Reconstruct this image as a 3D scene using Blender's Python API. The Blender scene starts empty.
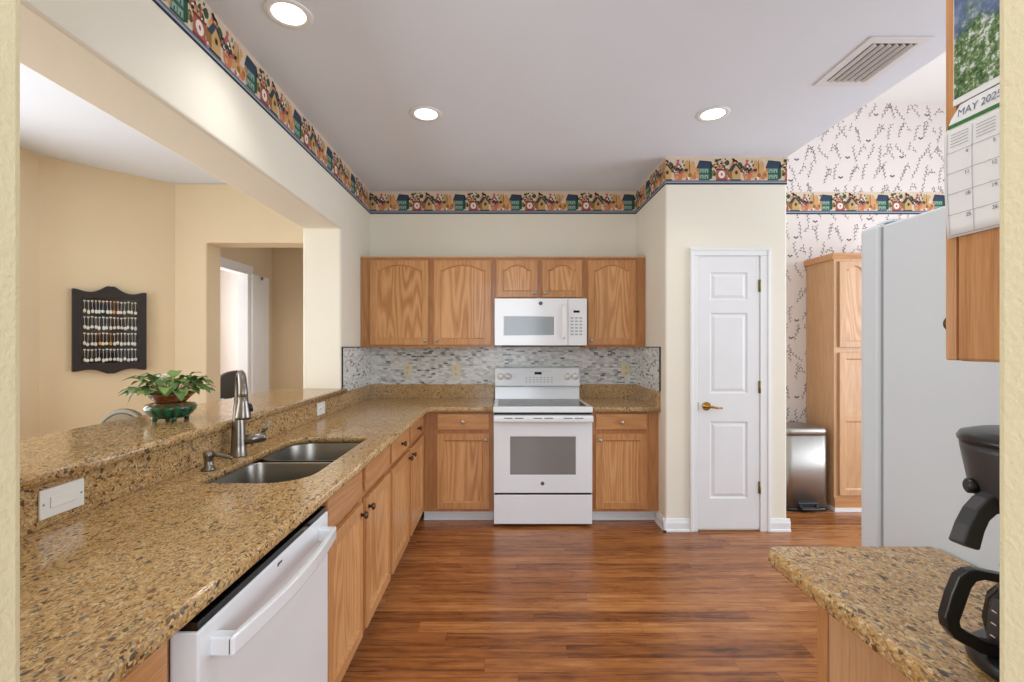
import bpy, bmesh, math, random
from mathutils import Vector, Matrix

# ------------------------------------------------------------------ camera, world, exposure
SC = bpy.context.scene
COL = SC.collection
PI = math.pi
FPX, CX, CY, HC = 475.0, 504.0, 345.0, 1.394          # focal length in px (1024 wide), vanishing point, eye height

cam_d = bpy.data.cameras.new('camera')
cam = bpy.data.objects.new('camera', cam_d)
COL.objects.link(cam)
cam.location = (0, 0, HC)
cam.rotation_euler = (PI / 2, 0, 0)
cam_d.sensor_width = 36.0
cam_d.lens = FPX / 1024.0 * 36.0
cam_d.shift_x = (512.0 - CX) / 1024.0
cam_d.shift_y = -(341.0 - CY) / 1024.0
cam_d.clip_start = 0.02
SC.camera = cam

SC.view_settings.view_transform = 'Standard'
SC.view_settings.look = 'None'
SC.view_settings.gamma = 1.0
SC.view_settings.use_curve_mapping = False
SC.view_settings.exposure = 0.18

world = bpy.data.worlds.new('daylight')
SC.world = world
world.use_nodes = True
world.node_tree.nodes['Background'].inputs[0].default_value = (0.86, 0.93, 1.0, 1)
world.node_tree.nodes['Background'].inputs[1].default_value = 1.0


def area_light(name, loc, rot, sx, sy, power, color=(1, 1, 1)):
    d = bpy.data.lights.new(name, 'AREA')
    d.shape = 'RECTANGLE'
    d.size, d.size_y = sx, sy
    d.energy = power
    d.color = color
    o = bpy.data.objects.new(name, d)
    COL.objects.link(o)
    o.location = loc
    o.rotation_euler = rot
    return o


# daylight through the big windows that lie outside the frame
area_light('daylight_dinette', (4.58, 2.3, 1.55), (0, PI / 2, 0), 2.2, 2.6, 70, (0.84, 0.91, 1.0))
area_light('daylight_dining', (-3.40, 1.9, 1.40), (0, -PI / 2, 0), 2.1, 2.2, 56, (0.92, 0.95, 1.0))
area_light('daylight_family_room', (0.25, -2.6, 1.75), (PI / 2, 0, 0), 3.6, 2.0, 104, (0.84, 0.91, 1.0))
area_light('daylight_study', (-4.50, 5.8, 1.5), (0, -PI / 2, 0), 1.8, 1.6, 72, (0.96, 0.97, 1.0))

# ------------------------------------------------------------------ helpers
def P(px, py, Y):
    """pixel of the photo + distance -> point"""
    return Vector(((px - CX) * Y / FPX, Y, HC - (py - CY) * Y / FPX))


class MB:
    """collects shapes into one bmesh"""
    def __init__(self):
        self.bm = bmesh.new()
        self.mi = 0

    def face(self, pts):
        vs = [self.bm.verts.new(p) for p in pts]
        f = self.bm.faces.new(vs)
        f.material_index = self.mi
        return f

    def box(self, x0, x1, y0, y1, z0, z1):
        b = self.bm
        v = [b.verts.new((x, y, z)) for z in (z0, z1) for y in (y0, y1) for x in (x0, x1)]
        for q in ((0, 2, 3, 1), (4, 5, 7, 6), (0, 1, 5, 4), (2, 6, 7, 3), (0, 4, 6, 2), (1, 3, 7, 5)):
            f = b.faces.new([v[i] for i in q])
            f.material_index = self.mi
        return self

    def prism(self, pts, axis, a, b_):
        """polygon (2D) extruded between a and b_ along axis ('x': pts are (y,z); 'y': (x,z); 'z': (x,y))"""
        def m(p, t):
            return {'x': (t, p[0], p[1]), 'y': (p[0], t, p[1]), 'z': (p[0], p[1], t)}[axis]
        lo = [self.bm.verts.new(m(p, a)) for p in pts]
        hi = [self.bm.verts.new(m(p, b_)) for p in pts]
        n = len(pts)
        fs = [self.bm.faces.new(lo), self.bm.faces.new(hi)]
        for i in range(n):
            fs.append(self.bm.faces.new((lo[i], lo[(i + 1) % n], hi[(i + 1) % n], hi[i])))
        for f in fs:
            f.material_index = self.mi
        return self

    def lathe(self, prof, c=(0, 0, 0), seg=24, axis='z', sx=1.0, sy=1.0, cap=True):
        """prof: list of (r, h)"""
        rings = []
        for r, h in prof:
            ring = []
            for k in range(seg):
                t = 2 * PI * k / seg
                a, b = r * math.cos(t) * sx, r * math.sin(t) * sy
                p = {'z': (a, b, h), 'y': (a, h, b), 'x': (h, a, b)}[axis]
                ring.append(self.bm.verts.new((c[0] + p[0], c[1] + p[1], c[2] + p[2])))
            rings.append(ring)
        for i in range(len(rings) - 1):
            for k in range(seg):
                f = self.bm.faces.new((rings[i][k], rings[i][(k + 1) % seg], rings[i + 1][(k + 1) % seg], rings[i + 1][k]))
                f.material_index = self.mi
                f.smooth = True
        for ring, (r, h) in ((rings[0], prof[0]), (rings[-1], prof[-1])):
            if cap and r > 1e-5:
                f = self.bm.faces.new(ring)
                f.material_index = self.mi
        return self

    def cyl(self, c, r, h, axis='z', seg=20):
        return self.lathe([(r, 0), (r, h)], c, seg, axis)

    def tube(self, pts, rad, seg=12, flat=1.0):
        pts = [Vector(p) for p in pts]
        n = len(pts)
        rr = rad if isinstance(rad, (list, tuple)) else [rad] * n
        rings = []
        up = Vector((0, 0, 1))
        prev = None
        for i, p in enumerate(pts):
            d = (pts[min(i + 1, n - 1)] - pts[max(i - 1, 0)]).normalized()
            if prev is None:
                s = d.cross(up)
                if s.length < 1e-3:
                    s = Vector((1, 0, 0))
            else:
                s = prev - d * prev.dot(d)
            s.normalize()
            prev = s
            u = s.cross(d).normalized()
            rings.append([self.bm.verts.new(p + (s * math.cos(2 * PI * k / seg) + u * math.sin(2 * PI * k / seg) * flat) * rr[i]) for k in range(seg)])
        for i in range(n - 1):
            for k in range(seg):
                f = self.bm.faces.new((rings[i][k], rings[i][(k + 1) % seg], rings[i + 1][(k + 1) % seg], rings[i + 1][k]))
                f.material_index = self.mi
                f.smooth = True
        for ring in (rings[0], rings[-1]):
            f = self.bm.faces.new(ring)
            f.material_index = self.mi
        return self

    def strip(self, pts, width_vec, thick_vecs):
        """ribbon through pts; cross-section = width_vec x thick (a vector per point)"""
        w = Vector(width_vec)
        rows = []
        for p, t in zip(pts, thick_vecs):
            p, t = Vector(p), Vector(t)
            rows.append([self.bm.verts.new(q) for q in (p - w, p + w, p + w + t, p - w + t)])
        for a, b in zip(rows[:-1], rows[1:]):
            for k in range(4):
                f = self.bm.faces.new((a[k], a[(k + 1) % 4], b[(k + 1) % 4], b[k]))
                f.material_index = self.mi
        for r in (rows[0], rows[-1]):
            f = self.bm.faces.new(r)
            f.material_index = self.mi
        return self

    def build(self, name, mats, parent=None, bevel=0, seg=2, smooth=False, recalc=True, loc=None, rotz=0):
        if recalc:
            bmesh.ops.recalc_face_normals(self.bm, faces=self.bm.faces[:])
        if smooth:
            for f in self.bm.faces:
                f.smooth = True
        me = bpy.data.meshes.new(name)
        self.bm.to_mesh(me)
        self.bm.free()
        for m in (mats if isinstance(mats, (list, tuple)) else [mats]):
            me.materials.append(M[m] if isinstance(m, str) else m)
        o = bpy.data.objects.new(name, me)
        COL.objects.link(o)
        if parent is not None:
            o.parent = parent
        if loc is not None:
            o.location = loc
        o.rotation_euler[2] = rotz
        if bevel:
            md = o.modifiers.new('round', 'BEVEL')
            md.width = bevel
            md.segments = seg
            md.limit_method = 'ANGLE'
            md.angle_limit = math.radians(40)
            md.harden_normals = False
        return o


def box(name, mats, b, parent=None, bevel=0, seg=2):
    return MB().box(*b).build(name, mats, parent, bevel, seg)


def thing(name, label, cat, loc=(0, 0, 0), rotz=0, group=None):
    o = bpy.data.objects.new(name, None)
    COL.objects.link(o)
    o.empty_display_size = 0.05
    o.location = loc
    o.rotation_euler = (0, 0, rotz)
    return tag(o, label, cat, group)


def tag(o, label, cat, group=None):
    o['label'] = label
    o['category'] = cat
    o['kind'] = 'thing'
    if group:
        o['group'] = group
    return o


def struct(o):
    o['kind'] = 'structure'
    return o


def children(o):
    return [c for c in COL.objects if c.parent == o]


def copy_tree(o, parent=None):
    c = o.copy()
    COL.objects.link(c)
    if parent is not None:
        c.parent = parent
    for ch in children(o):
        copy_tree(ch, c)
    return c


def text_mesh(s, size, extrude=0.0003, align='CENTER', shear=0.0):
    cu = bpy.data.curves.new('lettering', 'FONT')
    cu.body = s
    cu.size = size
    cu.align_x = align
    cu.align_y = 'CENTER'
    cu.extrude = extrude
    cu.shear = shear
    cu.resolution_u = 3
    o = bpy.data.objects.new('lettering', cu)
    COL.objects.link(o)
    bpy.context.view_layer.update()
    dg = bpy.context.evaluated_depsgraph_get()
    me = bpy.data.meshes.new_from_object(o.evaluated_get(dg))
    bpy.data.objects.remove(o)
    bpy.data.curves.remove(cu)
    return me


def add_text(mb, s, size, mat, extrude=0.0003, align='CENTER', shear=0.0):
    """append text to an MB with a 4x4 matrix"""
    me = text_mesh(s, size, extrude, align, shear)
    n0 = len(mb.bm.verts)
    nf = len(mb.bm.faces)
    mb.bm.from_mesh(me)
    mb.bm.verts.ensure_lookup_table()
    mb.bm.faces.ensure_lookup_table()
    for v in mb.bm.verts[n0:]:
        v.co = mat @ v.co
    for f in mb.bm.faces[nf:]:
        f.material_index = mb.mi
    bpy.data.meshes.remove(me)


# ------------------------------------------------------------------ materials
M = {}


def lin(r, g, b):
    def c(v):
        v /= 255.0
        return v / 12.92 if v <= 0.04045 else ((v + 0.055) / 1.055) ** 2.4
    return (c(r), c(g), c(b), 1)


class NT:
    def __init__(self, name):
        self.m = bpy.data.materials.new(name)
        self.m.use_nodes = True
        self.t = self.m.node_tree
        self.b = self.t.nodes['Principled BSDF']
        M[name] = self.m

    def n(self, kind, **kw):
        nd = self.t.nodes.new(kind)
        for k, v in kw.items():
            if hasattr(nd, k):
                setattr(nd, k, v)
            else:
                nd.inputs[k].default_value = v
        return nd

    def l(self, a, b):
        self.t.links.new(a, b)

    def coords(self, scale=(1, 1, 1), rot=(0, 0, 0), rnd=False):
        tc = self.n('ShaderNodeTexCoord')
        src = tc.outputs['Object']
        if rnd:
            oi = self.n('ShaderNodeObjectInfo')
            mul = self.n('ShaderNodeVectorMath', operation='SCALE')
            mul.inputs[0].default_value = (7.3, 4.1, 9.7)
            self.l(oi.outputs['Random'], mul.inputs['Scale'])
            ad = self.n('ShaderNodeVectorMath', operation='ADD')
            self.l(src, ad.inputs[0])
            self.l(mul.outputs[0], ad.inputs[1])
            src = ad.outputs[0]
        mp = self.n('ShaderNodeMapping')
        mp.inputs['Scale'].default_value = scale
        mp.inputs['Rotation'].default_value = rot
        self.l(src, mp.inputs['Vector'])
        return mp.outputs[0]

    def noise(self, vec, scale, detail=2.0, rough=0.5, dist=0.0):
        nd = self.n('ShaderNodeTexNoise')
        nd.inputs['Scale'].default_value = scale
        nd.inputs['Detail'].default_value = detail
        nd.inputs['Roughness'].default_value = rough
        nd.inputs['Distortion'].default_value = dist
        self.l(vec, nd.inputs['Vector'])
        return nd.outputs['Fac']

    def ramp(self, fac, stops, interp='LINEAR'):
        nd = self.n('ShaderNodeValToRGB')
        cr = nd.color_ramp
        cr.interpolation = interp
        while len(cr.elements) < len(stops):
            cr.elements.new(0.5)
        for e, (p, c) in zip(cr.elements, stops):
            e.position = p
            e.color = c if len(c) == 4 else (*c, 1)
        self.l(fac, nd.inputs[0])
        return nd.outputs[0]

    def mix(self, fac, a, b, mode='MIX'):
        nd = self.n('ShaderNodeMix', data_type='RGBA', blend_type=mode)
        for s, v in ((nd.inputs[0], fac), (nd.inputs[6], a), (nd.inputs[7], b)):
            if hasattr(v, 'is_output'):
                self.l(v, s)
            else:
                s.default_value = v
        return nd.outputs[2]

    def math(self, op, a, b=0.0, c=None):
        nd = self.n('ShaderNodeMath', operation=op)
        for s, v in zip(nd.inputs, (a, b) if c is None else (a, b, c)):
            if hasattr(v, 'is_output'):
                self.l(v, s)
            else:
                s.default_value = v
        return nd.outputs[0]

    def bump(self, h, strength, dist=0.002):
        nd = self.n('ShaderNodeBump')
        nd.inputs['Strength'].default_value = strength
        nd.inputs['Distance'].default_value = dist
        self.l(h, nd.inputs['Height'])
        self.l(nd.outputs[0], self.b.inputs['Normal'])

    def done(self, col=None, rough=0.5, metal=0.0, spec=0.5, coat=0.0):
        if col is not None:
            if hasattr(col, 'is_output'):
                self.l(col, self.b.inputs['Base Color'])
            else:
                self.b.inputs['Base Color'].default_value = col
        if hasattr(rough, 'is_output'):
            self.l(rough, self.b.inputs['Roughness'])
        else:
            self.b.inputs['Roughness'].default_value = rough
        self.b.inputs['Metallic'].default_value = metal
        self.b.inputs['Specular IOR Level'].default_value = spec
        self.b.inputs['Coat Weight'].default_value = coat
        self.b.inputs['Coat Roughness'].default_value = 0.08
        return self.m


def plain(name, rgb, rough=0.5, metal=0.0, spec=0.5, vary=0.04, scale=6.0, coat=0.0):
    """one colour with a faint procedural mottling"""
    t = NT(name)
    v = t.coords()
    f = t.noise(v, scale, 3.0)
    c = lin(*rgb)
    a = tuple(x * (1 - vary) for x in c[:3]) + (1,)
    b = tuple(min(1, x * (1 + vary)) for x in c[:3]) + (1,)
    return t.done(t.mix(f, a, b), rough, metal, spec, coat)


def painted_wall(name, rgb, bump=0.15, vary=0.02):
    t = NT(name)
    v = t.coords()
    f = t.noise(v, 3.0, 2.0)
    c = lin(*rgb)
    col = t.mix(f, tuple(x * (1 - vary) for x in c[:3]) + (1,), tuple(min(1, x * (1 + vary)) for x in c[:3]) + (1,))
    h = t.noise(v, 130.0, 3.0, 0.6)
    t.bump(h, bump, 0.003)
    return t.done(col, 0.75, 0, 0.25)


painted_wall('kitchen_paint', (236, 231, 216))
painted_wall('dining_paint', (226, 208, 178))
painted_wall('hall_paint', (222, 204, 172))
painted_wall('doorway_paint', (226, 216, 178), 0.5)
painted_wall('ceiling_paint', (229, 237, 248), 0.2)
painted_wall('vault_paint', (240, 238, 234), 0.2)
painted_wall('white_room_paint', (240, 234, 230))
painted_wall('wallpaper_ground', (228, 217, 211), 0.03)
plain('white_trim', (234, 236, 237), 0.35)
plain('white_door', (230, 232, 234), 0.4)
plain('white_enamel', (232, 235, 238), 0.18, coat=0.4, vary=0.01)
plain('fridge_white', (220, 230, 239), 0.35, vary=0.01)
plain('gasket_grey', (150, 158, 166), 0.5)
plain('white_plastic', (236, 234, 228), 0.35)
plain('ivory_plastic', (226, 214, 184), 0.4)
plain('key_grey', (170, 172, 176), 0.5)
plain('black_plastic', (30, 30, 32), 0.3)
plain('charcoal_plastic', (58, 58, 60), 0.38)
plain('black_gloss', (10, 10, 12), 0.06)
plain('dark_slot', (22, 20, 20), 0.6)
plain('vent_slot', (70, 72, 76), 0.6)
plain('vent_metal', (228, 231, 235), 0.45)
plain('oven_window', (128, 126, 124), 0.12, vary=0.06)
plain('micro_window', (150, 158, 164), 0.14, vary=0.06)
plain('cooktop_glass', (30, 34, 38), 0.10, spec=0.25)
plain('burner_ring', (66, 70, 74), 0.3)
plain('emblem_grey', (92, 96, 102), 0.3, 0.6)
plain('brass', (176, 132, 62), 0.25, 1.0)
plain('old_brass', (150, 140, 96), 0.35, 1.0)
plain('brushed_nickel', (142, 136, 130), 0.28, 1.0)
plain('pewter', (186, 178, 164), 0.38, 0.8)
plain('bronze_knob', (96, 78, 64), 0.35, 1.0)
plain('silver', (226, 225, 220), 0.35, 0.5)
plain('gold', (206, 164, 84), 0.35, 0.5)
plain('dark_walnut', (32, 21, 20), 0.35)
plain('rack_velvet', (26, 24, 26), 0.8)
plain('soil', (58, 42, 30), 0.95)
plain('leaf_green', (84, 118, 52), 0.55, vary=0.4, scale=26)
plain('leaf_pale', (120, 152, 76), 0.55, vary=0.3, scale=26)
plain('stem_green', (150, 150, 96), 0.6)
plain('blossom_white', (246, 244, 226), 0.6)
plain('chair_fabric', (112, 101, 82), 0.9, vary=0.25, scale=60)
plain('chair_wood', (92, 84, 58), 0.5)
plain('paper_white', (236, 238, 240), 0.7)
plain('ink_grey', (120, 124, 132), 0.8)
plain('ink_blue', (118, 124, 150), 0.8)
plain('ink_green', (58, 120, 60), 0.8)
plain('ink_dark', (50, 50, 54), 0.8)


def glass_mat(name, tint, gloss=0.08, rough=0.02):
    t = NT(name)
    out = t.t.nodes['Material Output']
    tr = t.n('ShaderNodeBsdfTransparent')
    tr.inputs[0].default_value = tint
    gl = t.n('ShaderNodeBsdfGlossy')
    gl.inputs['Roughness'].default_value = rough
    mx = t.n('ShaderNodeMixShader')
    mx.inputs[0].default_value = gloss
    t.l(tr.outputs[0], mx.inputs[1])
    t.l(gl.outputs[0], mx.inputs[2])
    t.l(mx.outputs[0], out.inputs[0])


glass_mat('clear_glass', (1, 1, 1, 1), 0.04)
glass_mat('smoked_glass', (0.12, 0.11, 0.10, 1), 0.10, 0.05)


def lamp_mat(name, rgb, power):
    t = NT(name)
    t.b.inputs['Base Color'].default_value = rgb
    t.b.inputs['Emission Color'].default_value = rgb
    t.b.inputs['Emission Strength'].default_value = power


lamp_mat('lamp_glow', (1.0, 0.97, 0.92, 1), 6.0)


def oak(name, axis, light=(220, 168, 115), dark=(176, 119, 70), cath=0.30, freq=88.0):
    """oak with contour-line cathedral grain along an axis (local coordinates)"""
    t = NT(name)
    long_, wide = 0.9, 9.0
    sc = {'z': (wide, wide, long_), 'x': (long_, wide, wide), 'y': (wide, long_, wide)}[axis]
    v = t.coords(sc, rnd=True)
    n1 = t.noise(v, 0.62, 1.5, 0.45)
    s = t.math('SINE', t.math('MULTIPLY', n1, freq))
    ring = t.math('MULTIPLY_ADD', s, 0.5, 0.5)
    fs = {'z': (260, 260, 9), 'x': (9, 260, 260), 'y': (260, 9, 260)}[axis]
    v2 = t.coords(fs, rnd=True)
    pores = t.noise(v2, 1.0, 3.0, 0.6)
    tone = t.noise(v, 0.35, 2.0)
    f = t.math('ADD', t.math('MULTIPLY', ring, cath), t.math('MULTIPLY', pores, 0.75))
    f = t.math('ADD', f, t.math('MULTIPLY_ADD', tone, 0.5, -0.36))
    col = t.ramp(f, [(0.12, lin(*dark)), (0.45, lin(*[int((a * 1.6 + b) / 2.6) for a, b in zip(light, dark)])), (0.8, lin(*light))])
    t.bump(pores, 0.08, 0.001)
    return t.done(col, 0.36, 0, 0.4, 0.15)


oak('oak_upright', 'z', cath=0.14)
oak('oak_level', 'x', cath=0.14)
oak('oak_frame_shaded', 'z', (206, 153, 102), (160, 106, 62), 0.14)  # same oak toned darker, the shade around the doors put into its colour
oak('oak_panel', 'z', cath=0.42, freq=100.0)
oak('oak_pale', 'z', (222, 180, 138), (192, 146, 104), 0.12)
oak('oak_pale_panel', 'z', (222, 180, 138), (186, 138, 96), 0.36, 100.0)


def granite(name):
    t = NT(name)
    base = t.coords((1, 1.0, 1))
    warp = t.n('ShaderNodeTexNoise')
    warp.inputs['Scale'].default_value = 60
    t.l(base, warp.inputs['Vector'])
    off = t.n('ShaderNodeVectorMath', operation='SCALE')
    off.inputs['Scale'].default_value = 0.012
    t.l(warp.outputs['Color'], off.inputs[0])
    vec = t.n('ShaderNodeVectorMath', operation='ADD')
    t.l(base, vec.inputs[0])
    t.l(off.outputs[0], vec.inputs[1])
    mp = t.n('ShaderNodeMapping')
    mp.inputs['Rotation'].default_value = (0.0, 0.0, 0.5)
    mp.inputs['Scale'].default_value = (1.25, 0.75, 1.0)
    t.l(vec.outputs[0], mp.inputs['Vector'])

    def cells(scale):
        vo = t.n('ShaderNodeTexVoronoi', feature='F1')
        vo.inputs['Scale'].default_value = scale
        t.l(mp.outputs[0], vo.inputs['Vector'])
        sep = t.n('ShaderNodeSeparateColor')
        t.l(vo.outputs['Color'], sep.inputs[0])
        return sep.outputs
    c1 = cells(230)
    grains = t.ramp(c1[0], [
        (0.0, lin(84, 68, 52)), (0.08, lin(134, 104, 70)), (0.22, lin(174, 138, 92)), (0.42, lin(196, 160, 108)),
        (0.62, lin(210, 180, 130)), (0.78, lin(224, 206, 166)), (0.89, lin(188, 138, 88)), (0.94, lin(158, 152, 142))], 'CONSTANT')
    c2 = cells(75)
    patch = t.ramp(c2[1], [(0.0, lin(202, 166, 112)), (0.4, lin(182, 143, 92)), (0.75, lin(214, 186, 136)), (0.92, lin(188, 140, 88))], 'CONSTANT')
    col = t.mix(0.36, grains, patch)
    c3 = cells(165)
    cl = t.noise(base, 14.0, 3.0, 0.6)
    thr = t.math('MULTIPLY_ADD', cl, 0.30, -0.070)
    fleck = t.math('LESS_THAN', c3[2], thr)
    col = t.mix(t.math('MULTIPLY', fleck, 0.8), col, t.ramp(c3[0], [(0.0, lin(44, 40, 38)), (0.45, lin(78, 66, 54)), (0.75, lin(104, 100, 94))], 'CONSTANT'))
    c4 = cells(100)
    big = t.math('LESS_THAN', c4[2], t.math('MULTIPLY_ADD', t.noise(base, 8.0, 2.0, 0.6), 0.15, -0.045))
    col = t.mix(t.math('MULTIPLY', big, 0.8), col, t.ramp(c4[0], [(0.0, lin(40, 36, 34)), (0.5, lin(92, 66, 44)), (0.8, lin(112, 108, 104))], 'CONSTANT'))
    tone = t.noise(base, 5.0, 4.0)
    col = t.mix(t.math('MULTIPLY', tone, 0.6), col, t.mix(1.0, col, lin(222, 202, 166), 'MULTIPLY'))
    return t.done(col, 0.16, 0, 0.5, 0.0)


granite('granite')


def floor_mat():
    t = NT('laminate')
    tc = t.coords()
    sep = t.n('ShaderNodeSeparateXYZ')
    t.l(tc, sep.inputs[0])
    x, y = sep.outputs[0], sep.outputs[1]
    w, L = 0.092, 1.1
    row = t.math('FLOOR', t.math('DIVIDE', y, w))
    wn = t.n('ShaderNodeTexWhiteNoise', noise_dimensions='1D')
    t.l(row, wn.inputs['W'])
    xs = t.math('ADD', t.math('DIVIDE', x, L), t.math('MULTIPLY', wn.outputs['Value'], 3.0))
    colm = t.math('FLOOR', xs)
    cmb = t.n('ShaderNodeCombineXYZ')
    t.l(row, cmb.inputs[0])
    t.l(colm, cmb.inputs[1])
    w2 = t.n('ShaderNodeTexWhiteNoise', noise_dimensions='2D')
    t.l(cmb.outputs[0], w2.inputs['Vector'])
    rnd = w2.outputs['Value']
    # streaky grain, different on each strip
    off = t.n('ShaderNodeVectorMath', operation='SCALE')
    t.l(w2.outputs['Color'], off.inputs[0])
    off.inputs['Scale'].default_value = 9.0
    ad = t.n('ShaderNodeVectorMath', operation='ADD')
    t.l(tc, ad.inputs[0])
    t.l(off.outputs[0], ad.inputs[1])
    mp = t.n('ShaderNodeMapping')
    mp.inputs['Scale'].default_value = (1.6, 26, 1)
    t.l(ad.outputs[0], mp.inputs['Vector'])
    g1 = t.noise(mp.outputs[0], 1.3, 6.0, 0.62, 0.6)
    mp2 = t.n('ShaderNodeMapping')
    mp2.inputs['Scale'].default_value = (5, 11, 1)
    t.l(ad.outputs[0], mp2.inputs['Vector'])
    g2 = t.noise(mp2.outputs[0], 1.0, 4.0, 0.6, 1.2)
    f = t.math('ADD', t.math('MULTIPLY', g1, 0.75), t.math('MULTIPLY', g2, 0.35))
    f = t.math('ADD', f, t.math('MULTIPLY_ADD', rnd, 0.20, -0.13))
    col = t.ramp(f, [(0.26, lin(74, 42, 22)), (0.40, lin(122, 71, 36)), (0.52, lin(152, 93, 48)), (0.66, lin(178, 117, 66)), (0.8, lin(202, 146, 92))])
    fy = t.math('FRACT', t.math('DIVIDE', y, w))
    fx = t.math('FRACT', xs)
    ey = t.math('MINIMUM', fy, t.math('SUBTRACT', 1.0, fy))
    ex = t.math('MINIMUM', fx, t.math('SUBTRACT', 1.0, fx))
    seam = t.math('MAXIMUM', t.math('LESS_THAN', ey, 0.02), t.math('LESS_THAN', ex, 0.0016))
    col = t.mix(t.math('MULTIPLY', seam, 0.45), col, lin(84, 46, 24))
    t.bump(g1, 0.06, 0.002)
    return t.done(col, t.math('MULTIPLY_ADD', g1, 0.12, 0.22), 0, 0.5)


floor_mat()


def mosaic(name, axis):
    t = NT(name)
    tc = t.coords()
    sep = t.n('ShaderNodeSeparateXYZ')
    t.l(tc, sep.inputs[0])
    u, v = sep.outputs[axis], sep.outputs[2]
    h, L = 0.0158, 0.040
    row = t.math('FLOOR', t.math('DIVIDE', v, h))
    wn = t.n('ShaderNodeTexWhiteNoise', noise_dimensions='1D')
    t.l(row, wn.inputs['W'])
    xs = t.math('ADD', t.math('DIVIDE', u, L), t.math('MULTIPLY', wn.outputs['Value'], 5.0))
    cmb = t.n('ShaderNodeCombineXYZ')
    t.l(row, cmb.inputs[0])
    t.l(t.math('FLOOR', xs), cmb.inputs[1])
    w2 = t.n('ShaderNodeTexWhiteNoise', noise_dimensions='2D')
    t.l(cmb.outputs[0], w2.inputs['Vector'])
    col = t.ramp(w2.outputs['Value'], [(0.0, lin(62, 64, 68)), (0.045, lin(140, 142, 144)), (0.11, lin(188, 190, 190)), (0.28, lin(214, 215, 213)),
                                       (0.50, lin(230, 230, 227)), (0.78, lin(242, 241, 237)), (0.94, lin(206, 202, 190))], 'CONSTANT')
    vein = t.noise(tc, 55, 4, 0.65)
    col = t.mix(t.math('MULTIPLY', vein, 0.35), col, lin(206, 207, 208))
    fy = t.math('FRACT', t.math('DIVIDE', v, h))
    fx = t.math('FRACT', xs)
    seam = t.math('MAXIMUM', t.math('LESS_THAN', fy, 0.10), t.math('LESS_THAN', fx, 0.045))
    col = t.mix(seam, col, lin(206, 204, 198))
    return t.done(col, 0.22, 0, 0.5)


mosaic('mosaic_tile', 0)
mosaic('mosaic_tile_side', 1)


def brushed(name, rgb, axis='z', rough=0.3):
    t = NT(name)
    sc = {'z': (180, 180, 2), 'x': (2, 180, 180)}[axis]
    v = t.coords(sc)
    f = t.noise(v, 1.0, 3.0)
    c = lin(*rgb)
    col = t.mix(f, tuple(x * 0.88 for x in c[:3]) + (1,), tuple(min(1, x * 1.08) for x in c[:3]) + (1,))
    return t.done(col, t.math('MULTIPLY_ADD', f, 0.16, rough - 0.08), 1.0)


brushed('stainless', (176, 172, 166), 'z', 0.42)
brushed('sink_steel', (150, 146, 140), 'x', 0.32)


def glaze():
    t = NT('green_glaze')
    tc = t.coords()
    sep = t.n('ShaderNodeSeparateXYZ')
    t.l(tc, sep.inputs[0])
    ang = t.math('ARCTAN2', sep.outputs[1], sep.outputs[0])
    drip = t.math('MULTIPLY_ADD', t.math('SINE', t.math('MULTIPLY', ang, 16.0)), 0.0045, 0.0735)
    drip = t.math('ADD', drip, t.math('MULTIPLY_ADD', t.noise(tc, 30, 2), 0.02, -0.01))
    k = t.math('SUBTRACT', sep.outputs[2], drip)
    kk = t.n('ShaderNodeMapRange')
    kk.inputs['From Min'].default_value = -0.012
    kk.inputs['From Max'].default_value = 0.006
    t.l(k, kk.inputs['Value'])
    rib = t.math('MULTIPLY_ADD', t.math('SINE', t.math('MULTIPLY', ang, 16.0)), 0.5, 0.5)
    green = t.mix(rib, lin(6, 62, 44), lin(26, 104, 72))
    col = t.mix(kk.outputs[0], green, lin(160, 116, 74))
    return t.done(col, 0.12, 0, 0.5, 0.5)


glaze()


def brown_glaze():
    t = NT('brown_glaze')
    v = t.coords((18, 18, 60))
    f = t.noise(v, 1.0, 4, 0.6, 1.0)
    col = t.ramp(f, [(0.3, lin(62, 34, 24)), (0.5, lin(116, 66, 40)), (0.7, lin(168, 122, 84))])
    return t.done(col, 0.2, 0, 0.5, 0.3)


brown_glaze()


def landscape():
    """mountain-meadow photo printed on the calendar; local y along the page, z up"""
    t = NT('landscape_print')
    tc = t.coords()
    sep = t.n('ShaderNodeSeparateXYZ')
    t.l(tc, sep.inputs[0])
    z = sep.outputs[2]
    big = t.noise(tc, 9, 5, 0.6)
    zz = t.math('ADD', z, t.math('MULTIPLY_ADD', big, 0.20, -0.10))
    rock = t.ramp(t.noise(tc, 26, 6, 0.65), [(0.3, lin(50, 70, 120)), (0.5, lin(96, 116, 158)), (0.65, lin(150, 160, 180))])
    leaf = t.ramp(t.noise(tc, 95, 4, 0.7), [(0.32, lin(34, 58, 34)), (0.46, lin(78, 112, 66)), (0.55, lin(132, 156, 112)), (0.62, lin(222, 226, 228)), (0.8, lin(160, 146, 190))])
    mr = t.n('ShaderNodeMapRange')
    mr.inputs['From Min'].default_value = 0.085
    mr.inputs['From Max'].default_value = 0.115
    t.l(zz, mr.inputs['Value'])
    col = t.mix(mr.outputs[0], leaf, rock)
    return t.done(col, 0.35, 0, 0.4)


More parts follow.
